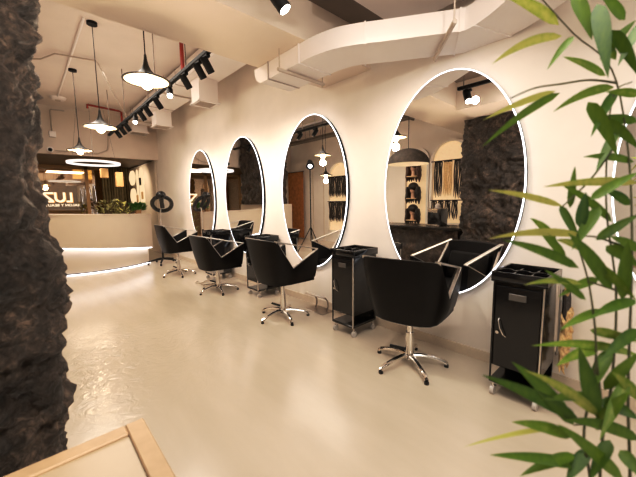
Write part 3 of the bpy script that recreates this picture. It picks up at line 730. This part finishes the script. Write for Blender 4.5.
# ------------------------------------------------------------------ rock pillars
from mathutils import noise as NZ
def ring_at(f, hx, hy, r):
    segs = [(2 * (hy - r), 's', (hx, -hy + r), (0, 1), (1, 0)), (PI * r / 2, 'c', (hx - r, hy - r), 0, None), (2 * (hx - r), 's', (hx - r, hy), (-1, 0), (0, 1)), (PI * r / 2, 'c', (-hx + r, hy - r), 90, None),
            (2 * (hy - r), 's', (-hx, hy - r), (0, -1), (-1, 0)), (PI * r / 2, 'c', (-hx + r, -hy + r), 180, None), (2 * (hx - r), 's', (-hx + r, -hy), (1, 0), (0, -1)), (PI * r / 2, 'c', (hx - r, -hy + r), 270, None)]
    d = f * sum(g[0] for g in segs)
    for L, kind, o, a, n in segs:
        if d <= L + 1e-9:
            if kind == 's': return o[0] + a[0] * d, o[1] + a[1] * d, n[0], n[1]
            t = R(a) + d / r
            return o[0] + r * math.cos(t), o[1] + r * math.sin(t), math.cos(t), math.sin(t)
        d -= L
    return hx, -hy + r, 1, 0
def rock(name, label, x0, x1, y0, y1, z0, z1, prof=None, seed=0, res=.035, amp=.05):
    cx, cy = (x0 + x1) / 2, (y0 + y1) / 2; hx, hy = (x1 - x0) / 2, (y1 - y0) / 2
    per = int(2 * (x1 - x0 + y1 - y0) / res); nz = int((z1 - z0) / res)
    mb = MB(); rows = []
    for k in range(nz + 1):
        z = z0 + (z1 - z0) * k / nz; row = []
        for i in range(per):
            u, v, nx_, ny_ = ring_at(i / per, hx, hy, .09)
            p = Vector((cx + u, cy + v, z)); nrm = Vector((nx_, ny_, 0))
            q = Vector((p.x * 1.0, p.y, p.z)) + Vector((seed * 7.1, seed * 3.3, 0))
            qw = q + Vector((NZ.noise(q * 2), NZ.noise(q * 2 + Vector((9, 0, 0))), NZ.noise(q * 2 + Vector((0, 9, 0))))) * .18
            c1 = NZ.voronoi(qw * 3.2)[0]; c2 = NZ.voronoi(qw * 8.5)[0]
            d = amp * .8 * NZ.fractal(q * 1.8, .9, 2.0, 4)
            d += amp * 2.6 * (min(c1[1] - c1[0], .38) - .2) + amp * 1.3 * (min(c2[1] - c2[0], .3) - .15)
            d += amp * .55 * NZ.ridged_multi_fractal(q * 6, .9, 2.0, 5, 1.0, 2.0) * .5 - amp * .3
            c3 = NZ.voronoi(qw * 19)[0]; d += amp * .42 * (min(c3[1] - c3[0], .3) - .15) + amp * .22 * NZ.fractal(q * 38, .8, 2.0, 3)
            p += nrm * d
            if prof: p.x = p.x + prof(z) * max(0, min(1, (p.x - cx) / hx))
            row.append(p)
        rows.append(row)
    V = [[mb.bm.verts.new(p) for p in r] for r in rows]
    for k in range(nz):
        for i in range(per): mb.bm.faces.new((V[k][i], V[k][(i + 1) % per], V[k + 1][(i + 1) % per], V[k + 1][i]))
    mb.bm.faces.new(V[0][::-1]); mb.bm.faces.new(V[-1])
    o = mb.build(name, 'rock', angle=180); tag(o, label, 'rock pillar'); return o
def interp(tab):
    def f(z):
        if z <= tab[0][0]: return tab[0][1]
        for (a, b), (c, d) in zip(tab, tab[1:]):
            if z <= c: return b + (d - b) * (z - a) / (c - a)
        return tab[-1][1]
    return f
# silhouette of the right face measured against the camera
prof = interp([(0, -.04), (.48, -.04), (.62, .008), (.75, -.005), (.85, -.008), (1.0, .025), (1.1, .028), (1.22, -.02), (1.5, -.042), (1.7, -.01), (1.85, .008), (2.0, .005), (2.6, -.01)])
rock('rock_pillar', 'rough dark volcanic rock pillar filling the left edge', -3.7, -2.66, 1.27, 2.28, 0, 2.61, prof, 0, .0145, .05)
rock('rock_pillar', 'rough dark rock pillar beyond the desk, seen in the third mirror', -3.5, -2.58, 8.02, 9.3, 1.30, 3.5, None, 3, .05, .06)
struct('wall_planter', MB().box(-3.6, -2.62, 7.95, 9.45, 0, 1.30, .01, 1), 'cream', smooth=False)

# ------------------------------------------------------------------ framed table in the near left corner
tb = thing('low_table', 'cream wood framed table with glossy inset top at lower left', 'table', (-2.475, 1.165, 0))
ZT_ = .60
mb = MB(); w = .055
mb.box(-w, 0, -1.5, 0, ZT_ - .06, ZT_, .004, 1)
mb.build('frame_rail', 'trim', tb)
MB().box(-1.2, -w - .0005, -w, 0, ZT_ - .06, ZT_, .004, 1).build('frame_rail', 'trim', tb)
MB().box(-1.2, -w, -1.5, -w, ZT_ - .05, ZT_ - .010).build('inset_top', 'tabletop', tb, smooth=False)
for x, y in ((-.03, -.03), (-1.15, -.03), (-.03, -1.45), (-1.15, -1.45)): MB().box(x - .025, x + .025, y - .025, y + .025, 0, ZT_ - .06, .004, 1).build('leg', 'trim', tb)

# ------------------------------------------------------------------ bamboo
bp_ = thing('bamboo_plant', 'green bamboo plant with long narrow leaves at the right edge', 'plant', (-2.02, -.05, 0))
PB = Vector((-2.02, -.05, 0))
leaves = [  # base px, tip px, width px, depth base, depth tip, tone
 (559, 25, 500, -6, 9, .60, .56, .75), (562, 36, 492, 64, 8, .60, .55, .80), (574, 36, 547, 70, 6, .60, .58, .55), (574, -6, 592, 40, 11, .62, .60, .55), (597, 4, 608, 78, 13, .60, .56, .35),
 (606, 76, 563, 57, 7, .62, .60, .62), (614, 87, 553, 112, 8, .60, .56, .60), (556, 91, 483, 120, 6, .58, .54, .92), (560, 93, 482, 147, 8, .58, .53, .50), (617, 90, 591, 137, 8, .62, .58, .35),
 (588, 102, 618, 157, 11, .60, .57, .55), (637, 122, 597, 117, 8, .62, .60, .4), (634, 162, 583, 157, 7, .60, .58, .5), (638, 183, 543, 187, 8, .58, .54, .78), (562, 206, 488, 190, 6, .56, .52, .82),
 (556, 241, 530, 218, 7, .56, .55, .6), (570, 208, 575, 166, 6, .58, .57, .5), (580, 228, 586, 192, 10, .56, .55, .3), (612, 222, 560, 184, 7, .58, .56, .5), (584, 236, 488, 239, 7, .56, .50, .85),
 (579, 268, 503, 240, 9, .54, .50, .45), (582, 284, 524, 285, 6, .54, .51, .70), (599, 279, 558, 297, 8, .55, .53, .55), (566, 259, 536, 228, 8, .55, .53, .55), (612, 290, 568, 233, 12, .54, .52, .45),
 (638, 355, 532, 346, 9, .54, .50, .62), (574, 425, 512, 362, 14, .50, .47, .42), (600, 417, 524, 370, 10, .50, .47, .72), (597, 417, 579, 347, 14, .50, .48, .38), (579, 420, 482, 375, 12, .50, .46, .35),
 (572, 437, 512, 422, 10, .50, .47, .60), (582, 466, 490, 455, 10, .50, .46, .45), (623, 479, 558, 424, 12, .50, .47, .55), (640, 440, 562, 420, 11, .50, .48, .45), (566, 427, 464, 447, 4, .50, .45, 1.0),
 (600, 60, 636, 20, 9, .62, .60, .5), (612, 30, 640, 78, 10, .60, .58, .42), (604, 120, 640, 150, 9, .60, .58, .5), (616, 60, 586, 22, 8, .62, .61, .6), (625, 20, 600, -6, 9, .62, .6, .5),
 (590, 200, 640, 172, 9, .56, .55, .55), (596, 240, 640, 214, 9, .56, .54, .45), (600, 206, 572, 250, 10, .56, .55, .5), (606, 246, 640, 268, 11, .55, .53, .5), (590, 262, 636, 300, 10, .54, .52, .6),
 (604, 310, 560, 330, 8, .54, .51, .55), (636, 300, 590, 318, 10, .53, .51, .42), (590, 330, 640, 342, 9, .53, .52, .65), (610, 350, 586, 400, 11, .52, .5, .5), (604, 390, 640, 352, 10, .52, .5, .55),
 (600, 400, 640, 420, 12, .50, .48, .35), (596, 430, 628, 392, 11, .50, .48, .6), (610, 440, 590, 480, 12, .50, .48, .4), (620, 450, 644, 480, 12, .50, .48, .5), (588, 450, 566, 482, 11, .50, .48, .35),
 (628, 380, 600, 440, 11, .50, .48, .6), (560, 205, 581, 246, 7, .57, .55, .4), (584, 250, 556, 240, 7, .56, .54, .7), (640, 250, 610, 236, 9, .55, .54, .55), (586, 300, 545, 270, 7, .54, .52, .5),
 (618, 130, 596, 172, 8, .60, .58, .45), (640, 95, 606, 92, 8, .61, .6, .6), (630, 205, 604, 190, 8, .57, .56, .35), (592, 396, 540, 400, 8, .5, .48, .5), (576, 455, 520, 476, 9, .5, .47, .55),
 (640, 330, 600, 362, 10, .52, .5, .4), (622, 300, 628, 240, 10, .53, .52, .5), (598, 350, 556, 366, 9, .52, .49, .62), (644, 20, 618, 66, 9, .6, .59, .38), (640, 400, 612, 372, 10, .5, .49, .66)]
lm = bmesh.new(); lay = lm.verts.layers.float.new('tone')
rl = random.Random(5)
for (bx_, by_, tx, ty, wd, d0, d1, tone) in leaves:
    a = pt(bx_, by_, d0 * 1.15); b = pt(tx, ty, d1 * 1.15); d = b - a; L = d.length; dn = d.normalized()
    view = ((a + b) / 2 - CAM).normalized()
    side = dn.cross(view).normalized(); nrm = side.cross(dn).normalized()
    tilt = rl.uniform(-.5, .5); side = (side * math.cos(tilt) + nrm * math.sin(tilt)).normalized()
    W = wd * d0 * 1.15 / F_PX * .54
    N = 9; droop = Vector((0, 0, -1)) * L * rl.uniform(.02, .07)
    prev = None
    for i in range(N + 1):
        f = i / N; w_ = W * (math.sin(PI * min(1, f * 1.0) ** .62) ** .8 if 0 < f < 1 else 0.02) * 1.0
        c = a + d * f + droop * (4 * f * (f - 1)) * -1 * -1
        c = a + d * f - droop * 4 * f * (1 - f)
        up = -view * w_ * .28
        row = [lm.verts.new(c - side * w_ + up), lm.verts.new(c), lm.verts.new(c + side * w_ + up)]
        for v, dt in zip(row, (.0, .10, .04)): v[lay] = tone + dt + rl.uniform(-.02, .02)
        if prev:
            lm.faces.new((prev[0], prev[1], row[1], row[0])); lm.faces.new((prev[1], prev[2], row[2], row[1]))
        prev = row
for v in lm.verts: v.co -= PB
me = bpy.data.meshes.new('foliage'); lm.to_mesh(me); lm.free(); me.materials.append(M['leaf'])
me.polygons.foreach_set('use_smooth', [True] * len(me.polygons))
fo = bpy.data.objects.new('foliage', me); COL.objects.link(fo); fo.parent = bp_
def stemp(lst, r):
    P = smooth_path([tuple(pt(x, y, d * 1.15) - PB) for x, y, d in lst], 5); n = len(P)
    return MB().tube(P, [r * (1 - .5 * i / n) for i in range(n)], 8)
base_pts = [(.02, -.02), (-.03, .02), (.03, .03)]
for k, lst in enumerate(([(600, 477, .5), (612, 380, .52), (616, 290, .545), (606, 200, .58), (612, 100, .61), (632, 82, .61)],
                         [(630, 477, .5), (628, 390, .51), (632, 250, .55), (628, 150, .6), (612, 70, .62), (574, 34, .6), (541, -2, .58)],
                         [(590, 477, .49), (584, 430, .5), (596, 360, .51), (590, 290, .54), (576, 240, .56), (566, 208, .57)])):
    top = [pt(x, y, d * 1.15) - PB for x, y, d in lst]
    P = [Vector((*base_pts[k], .36))] + [Vector((*base_pts[k], .36)).lerp(top[0], .6)] + top
    P = smooth_path(P, 5); n = len(P)
    MB().tube(P, [.0028 * (1 - .6 * i / n) for i in range(n)], 8).build('culm', 'stem', bp_)
for lst in ([(617, 83, .6), (590, 80, .6), (561, 84, .58), (535, 88, .57), (511, 98, .56)], [(616, 290, .545), (590, 282, .54)], [(632, 250, .55), (600, 238, .56), (584, 236, .56)], [(596, 360, .51), (600, 416, .5), (574, 425, .5)], [(612, 150, .59), (590, 180, .58), (563, 206, .57)]):
    stemp(lst, .0025).build('twig', 'stem', bp_)
MB().lathe([(0, 0), (.13, 0), (.16, .36), (.17, .38), (.15, .38), (.145, .34), (0, .34)], 32).build('pot', 'pot', bp_)
MB().lathe([(0, .35), (.14, .345), (.146, .33)], 24).build('soil', 'soil', bp_)

# ------------------------------------------------------------------ the far side of the room, seen in the mirrors
def arch_niche(y, z0, w, h, label):
    t = thing('arched_niche', label, 'niche', (XL, y, z0))
    MB().prism(arch_poly(w, h, n=16), 0, .001, .012).build('niche_back', 'neon2', t, smooth=False)
    P = arch_poly(w, h, n=16); Q = arch_poly(w + .12, h + .06, n=16)
    mb = MB()
    n = len(P)
    for x in (.015, .07):
        pass
    A = [mb.bm.verts.new((.012, *p)) for p in P]; B = [mb.bm.verts.new((.10, *p)) for p in P]; C_ = [mb.bm.verts.new((.10, *q)) for q in Q]; D_ = [mb.bm.verts.new((.001, *q)) for q in Q]
    for i in range(1, n):
        j = (i + 1) % n
        for X_, Y_ in ((A, B), (B, C_), (C_, D_)): mb.bm.faces.new((X_[i], X_[j], Y_[j], Y_[i]))
    mb.build('arch_frame', 'wall', t, angle=40)
    return t
M['neon2'] = mat('niche_back', (0.80, 0.66, 0.48), 0.7, emit=(1.0, .70, .42), es=.28)  # faint emission in the back panel stands for the niche lighting
arch_niche(3.52, .80, .86, 1.95, 'tall warm lit wall arch holding hair extensions, seen in the largest mirror')
arch_niche(4.40, .70, .60, 1.95, 'narrow warm lit wall niche holding three wigs, seen in the largest mirror')
arch_niche(7.15, .40, .95, 2.2, 'pale wall arch with black hair bundles, seen in the second mirror')
def bundle(y, zt, L, w, m, label, g, x=XL + .16):
    t = thing('hair_bundle', label, 'hair extension', (x, y, zt), 0, g)
    mb = MB(); k = max(3, int(w / .03))
    for i in range(k):
        yy = -w / 2 + w * i / (k - 1)
        mb.tube([(0.01 * math.sin(i * 2.1 + j), yy * (1 - .12 * j / 5) + .008 * math.sin(i + j * 1.7), -.02 - (L + .04 * math.sin(i * 3.3)) * j / 5) for j in range(6)], [.016] * 5 + [.004], 6)
    mb.build('strands', m, t)
    MB().box(-.012, .012, -w / 2, w / 2, -.03, .0).build('top_band', 'black', t, smooth=False)
for k, (y, m, nm, L) in enumerate(((3.76, 'hair_dark', 'black', .82), (3.52, 'hair_blonde', 'blonde', .80), (3.27, 'hair_dark', 'long black', .86))):
    bundle(y, 2.28, L, .19, m, nm + ' hair extension hanging in the tall arch, seen in the largest mirror', 'hair extensions in the tall arch')
tag(MB().cyl((XL + .16, 3.10, 2.29), (XL + .16, 3.94, 2.29), .012, n=8).build('hanging_rail', 'black'), 'black upper rail across the tall lit arch', 'rail')
tag(MB().cyl((XL + .16, 3.10, 1.35), (XL + .16, 3.94, 1.35), .012, n=8).build('hanging_rail', 'black'), 'black lower rail across the tall lit arch', 'rail')
for k, nm in enumerate(('leftmost', 'second', 'third', 'fourth')):
    bundle(3.84 - k * .17, 1.34, .42, .12, 'hair_dark', f'short dark hair bundle on the lower rail, {nm} of four in the mirror', 'short hair bundles on the lower rail')
for r_, (zt, rn) in enumerate(((2.15, 'upper'), (1.35, 'lower'))):
    for k, nm in enumerate(('near', 'middle', 'far')):
        bundle(6.85 + k * .28, zt, .62, .24, 'hair_dark', f'{nm} black hair bundle of the {rn} row, seen in the second mirror', 'black hair bundles in the pale arch')
for z_ in (2.16, 1.36): tag(MB().cyl((XL + .16, 6.68, z_), (XL + .16, 7.60, z_), .012, n=8).build('hanging_rail', 'black'), ('upper' if z_ > 2 else 'lower') + ' black rail across the pale arch seen in the second mirror', 'rail')
for k, (z, m) in enumerate(((.86, 'hair_dark'), (1.42, 'hair_dark'), (1.98, 'hair_brown'))):
    t = thing('wig_head', ['black wavy wig on the lowest mannequin head of three', 'black wig on the middle mannequin head of three', 'long brown wavy wig on the topmost mannequin head'][k], 'wig', (XL + .22, 4.40, z), 0, 'wigs on mannequin heads')
    MB().cyl((0, 0, .0), (0, 0, .14), .05, .045, n=14).sphere((.0, 0, .22), .085, .075, .115).sphere((.088, 0, .21), .016, .012, .02, 8, 6).build('mannequin_head', 'skin', t)
    mb = MB()
    mb.sphere((-.02, 0, .28), .125, .135, .12)
    for i in range(18):
        a = PI * .35 + 2 * PI * .65 * i / 17; d = Vector((math.cos(a) * .10, math.sin(a) * .145, 0))
        mb.tube([d * (1 + .25 * j / 5) + Vector((-.01 + .012 * math.sin(i + j * 1.6), .012 * math.cos(i * 2 + j * 1.6), .28 - (.12 + .32) * j / 5 * (.85 + .15 * math.sin(i * 2.2)))) for j in range(6)], [.034, .044, .046, .044, .034, .008], 7)
    mb.build('hair', m, t)
    MB().box(-.19, .10, -.14, .14, -.022, -.002, .003, 1).build('shelf', 'warmwall', t, smooth=False)
# dark counter faced with rock
ct = thing('bar_counter', 'black topped counter faced with dark rock, seen in the largest mirror', 'counter', (-3.35, 3.75, 0))
MB().box(-.36, .40, -1.35, 1.15, .80, .85, .008, 1).build('counter_top', 'counter_dark', ct)
mb = MB(); rows = []
for i in range(60):
    y = -1.3 + 2.4 * i / 59; row = []
    for j in range(24):
        z = .8 * j / 23; q = Vector((1, y * 1.0 + 20, z)); c_ = NZ.voronoi(q * 4.5)[0]
        row.append((.30 + .06 * NZ.fractal(q * 3, .9, 2, 5) + .06 * (c_[1] - c_[0]), y, z))
    rows.append(row)
mb.grid(rows).build('rock_front', 'rock', ct)
MB().box(-.32, .25, -1.3, 1.1, 0, .80).build('cabinet', 'counter_dark', ct, smooth=False)
es = thing('coffee_machine', 'black coffee machine standing on the dark counter', 'coffee machine', (-3.40, 3.02, .85))
MB().box(-.15, .15, -.14, .14, 0, .34, .02, 2).build('body', 'gloss', es); MB().box(.14, .20, -.10, .10, .26, .33, .008, 1).build('spout', 'chrome', es); MB().box(.14, .24, -.12, .12, 0, .03, .004, 1).build('drip_tray', 'chrome', es)
MB().lathe([(.05, .34), (.055, .40), (.02, .44), (0, .44)], 16).build('bean_hopper', 'white', es)
dl = thing('dome_pendant', 'large dark textured dome pendant lamp, seen in the largest mirror', 'pendant lamp', (-3.0, 3.46, 2.06))
prof_o = [(.40, 0)] + [(.40 * math.cos(R(a)), .30 * math.sin(R(a))) for a in range(10, 90, 10)] + [(0.02, .30)]
prof_i = [(.02, .285)] + [(.385 * math.cos(R(a)), .285 * math.sin(R(a))) for a in range(80, 0, -10)] + [(.385, 0)]
MB().lathe(prof_o, 40).build('dome', 'stone_lamp', dl, angle=60); MB().lathe(prof_i + [(.40, 0)], 40).build('dome_lining', 'shade_in', dl, angle=60)
MB().cyl((0, 0, .30), (0, 0, CEIL - 2.06), .006, n=6).build('cord', 'black', dl); MB().sphere((0, 0, .12), .05).build('bulb', 'bulb', dl)
for k, (x, z) in enumerate(((-2.80, 3.22), (-3.55, 3.10), (-4.15, 3.25))):
    cb = thing('cable_tray', ['nearest', 'middle', 'farthest'][k] + ' of three dark cable trays under the far ceiling, seen in the mirrors', 'cable tray', (x, 0, z), 0, 'dark cable trays')
    MB().box(-.09, .09, 2.95, 8.9, 0, .012).box(-.09, -.08, 2.95, 8.9, 0, .06).box(.08, .09, 2.95, 8.9, 0, .06).build('tray', 'conduit_dark', cb, smooth=False)
    for y in (3.3, 5.2, 7.1, 8.7): MB().cyl((-.085, y, .05), (-.085, y, CEIL - z), .006, n=6).cyl((.085, y, .05), (.085, y, CEIL - z), .006, n=6).build('hanger', 'conduit_dark', cb)
for k, y in enumerate((3.7, 4.5)):
    tag(MB().cyl((-4.9, y, 3.42), (-2.5, y, 3.42), .03, n=10).build('ceiling_pipe', 'conduit_dark'), ['dark pipe crossing the far ceiling nearest the rock pillar, seen in the largest mirror', 'dark pipe crossing the far ceiling beyond the first one, seen in the largest mirror'][k], 'pipe')
# studio light on a tripod
sl = thing('studio_light', 'black studio lamp on a tripod, seen in the second mirror', 'studio light', (-2.66, 6.0, 0))
MB().cyl((0, 0, .35), (0, 0, 2.22), .013, n=10).build('pole', 'black', sl)
for k in range(3):
    a = 2 * PI * k / 3 + .4; d = Vector((math.cos(a), math.sin(a), 0))
    MB().tube([Vector((0, 0, .72)), d * .40 + Vector((0, 0, .02))], .010, 8).build('leg', 'black', sl)
hd = Vector((.45, -.55, -.5)).normalized()
MB().cyl(Vector((0, 0, 2.28)) - hd * .12, Vector((0, 0, 2.28)) + hd * .10, .06, .10, n=20).build('lamp_head', 'black', sl)
MB().cyl(Vector((0, 0, 2.28)) + hd * .101, Vector((0, 0, 2.28)) + hd * .106, .055, n=20).build('lens', 'led', sl)
# rust drape and door panels on the left wall
t = thing('curtain', 'rust brown curtain on the far wall, seen in the second mirror', 'curtain', (XL + .12, 9.35, 0))
rows = []
for i in range(41):
    y = -.45 + .9 * i / 40; rows.append([(.04 * math.sin(i * 1.2), y, .04), (.04 * math.sin(i * 1.2), y, 2.45)])
MB().grid(rows).build('cloth', 'orangedrape', t)
MB().cyl((0, -.48, 2.46), (0, .48, 2.46), .014, n=8).build('rod', 'black', t)
for k, y in enumerate((7.95, 8.5)): struct(f'trim_{k+1}', MB().box(XL, XL + .02, y - .012, y + .012, 0, 2.6), 'base', smooth=False)

# ------------------------------------------------------------------ lights
def area(name, loc, size, e, col=(1, .84, .66), rot=(0, 0, 0), sy=None):
    l = bpy.data.lights.new(name, 'AREA'); l.energy = e; l.color = col; l.size = size
    if sy: l.shape = 'RECTANGLE'; l.size_y = sy
    o = bpy.data.objects.new(name, l); COL.objects.link(o); o.location = loc; o.rotation_euler = rot; return o
def spotl(name, loc, tgt, e, ang=60, blend=.6, col=(1, .92, .82), rad=.04):
    l = bpy.data.lights.new(name, 'SPOT'); l.energy = e; l.color = col; l.spot_size = R(ang); l.spot_blend = blend; l.shadow_soft_size = rad
    o = bpy.data.objects.new(name, l); COL.objects.link(o); o.location = loc
    o.rotation_euler = (Vector(tgt) - Vector(loc)).to_track_quat('-Z', 'Y').to_euler(); return o
WARM = (1, .91, .80)
area('lamp_main', (-1.95, 5.6, 3.40), .8, 50, WARM, sy=4.2)  # added ambient fill at ceiling height, no fixture belongs to it
area('lamp_near', (-1.9, .5, 2.85), 1.4, 38, (1, .92, .82), sy=1.6)  # added fill over the near floor, without a fitting
area('lamp_entry', (-3.2, -2.2, 2.2), 2.6, 26, (1, .91, .80), (R(72), 0, R(-12)), sy=1.6)  # unseen fill added behind the camera, from the front left
area('lamp_reception', (-1.6, 10.8, 2.45), 1.0, 16, (1, .80, .58), sy=1.0)  # added fill over the reception, not one of its fittings
for y_ in (3.4, 4.6, 7.0, 8.8): spotl('wall_wash', (-3.9, y_, 3.46), (-5, y_, 1.4), 16, 80, .8, (1, .80, .58), .03)  # unseen spots added to brighten the left wall
for c, lit in aims_lit[::2]:
    spotl('track_light', c + Vector((.03, 0, -.06)), (-.05, c.y + .2, 1.35), 33, 92, .9, (1, .87, .77))
spotl('track_light', aims_lit[3][0] + Vector((0, -.02, -.05)), (-1.9, aims_lit[3][0].y - 1.2, 0), 18, 60)
spotl('front_spot_light', (-1.36, 1.58, 2.50), (-.02, 1.5, 1.15), 34, 105, 1.0, (1, .88, .77))
spotl('rock_spot_light', (-1.5, -.3, 2.9), (-3.1, 1.25, 1.25), 240, 46, .7, (1, .86, .70), .05)  # out-of-view spot added to brighten the rock's near face
area('ceiling_wash', (-1.7, 5.6, 2.72), 1.6, 5.5, (1, .86, .74), (PI, 0, 0), sy=4.6)  # upward fill added only to lighten the ceiling
area('beam_wash', (-2.0, 1.6, 1.95), 1.0, 3.5, (1, .84, .70), (PI, 0, 0), sy=1.0)  # second upward fill, added to lift the beam and near ceiling
spotl('duct_spot_light', (-2.3, -.9, 2.55), (-.5, 1.5, 2.62), 40, 50, .8, (1, .92, .84), .05)  # made-up spot behind the camera that brightens the duct
spotl('niche_spot_light', (-1.1, 10.0, 2.47), (0, 10.7, 1.6), 60, 95, .8, (1, .82, .62), .04)  # spot added to brighten the dim arched panel
spotl('backroom_light', (-2.2, 12.6, 2.3), (-2.0, 13.9, 1.2), 30, 140, .9, (1, .74, .46), .05)  # light added behind the glass to brighten the far brown wall
w = bpy.data.worlds.new('world'); SC.world = w; w.use_nodes = True
w.node_tree.nodes['Background'].inputs['Color'].default_value = (1, .86, .70, 1); w.node_tree.nodes['Background'].inputs['Strength'].default_value = .18

# ------------------------------------------------------------------ look
SC.view_settings.view_transform = 'Standard'; SC.view_settings.look = 'None'; SC.view_settings.exposure = 0.66
SC.view_settings.use_curve_mapping = True
_c = SC.view_settings.curve_mapping.curves[3].points
_c.new(.10, .065); _c.new(.30, .29); _c.new(.60, .62)
SC.view_settings.curve_mapping.update()
cy = SC.cycles
cy.use_denoising = True
try: cy.denoiser = 'OPENIMAGEDENOISE'
except Exception: pass
cy.max_bounces = 10; cy.diffuse_bounces = 5; cy.glossy_bounces = 6; cy.transparent_max_bounces = 8
cy.sample_clamp_indirect = 4.0; cy.blur_glossy = 0.5
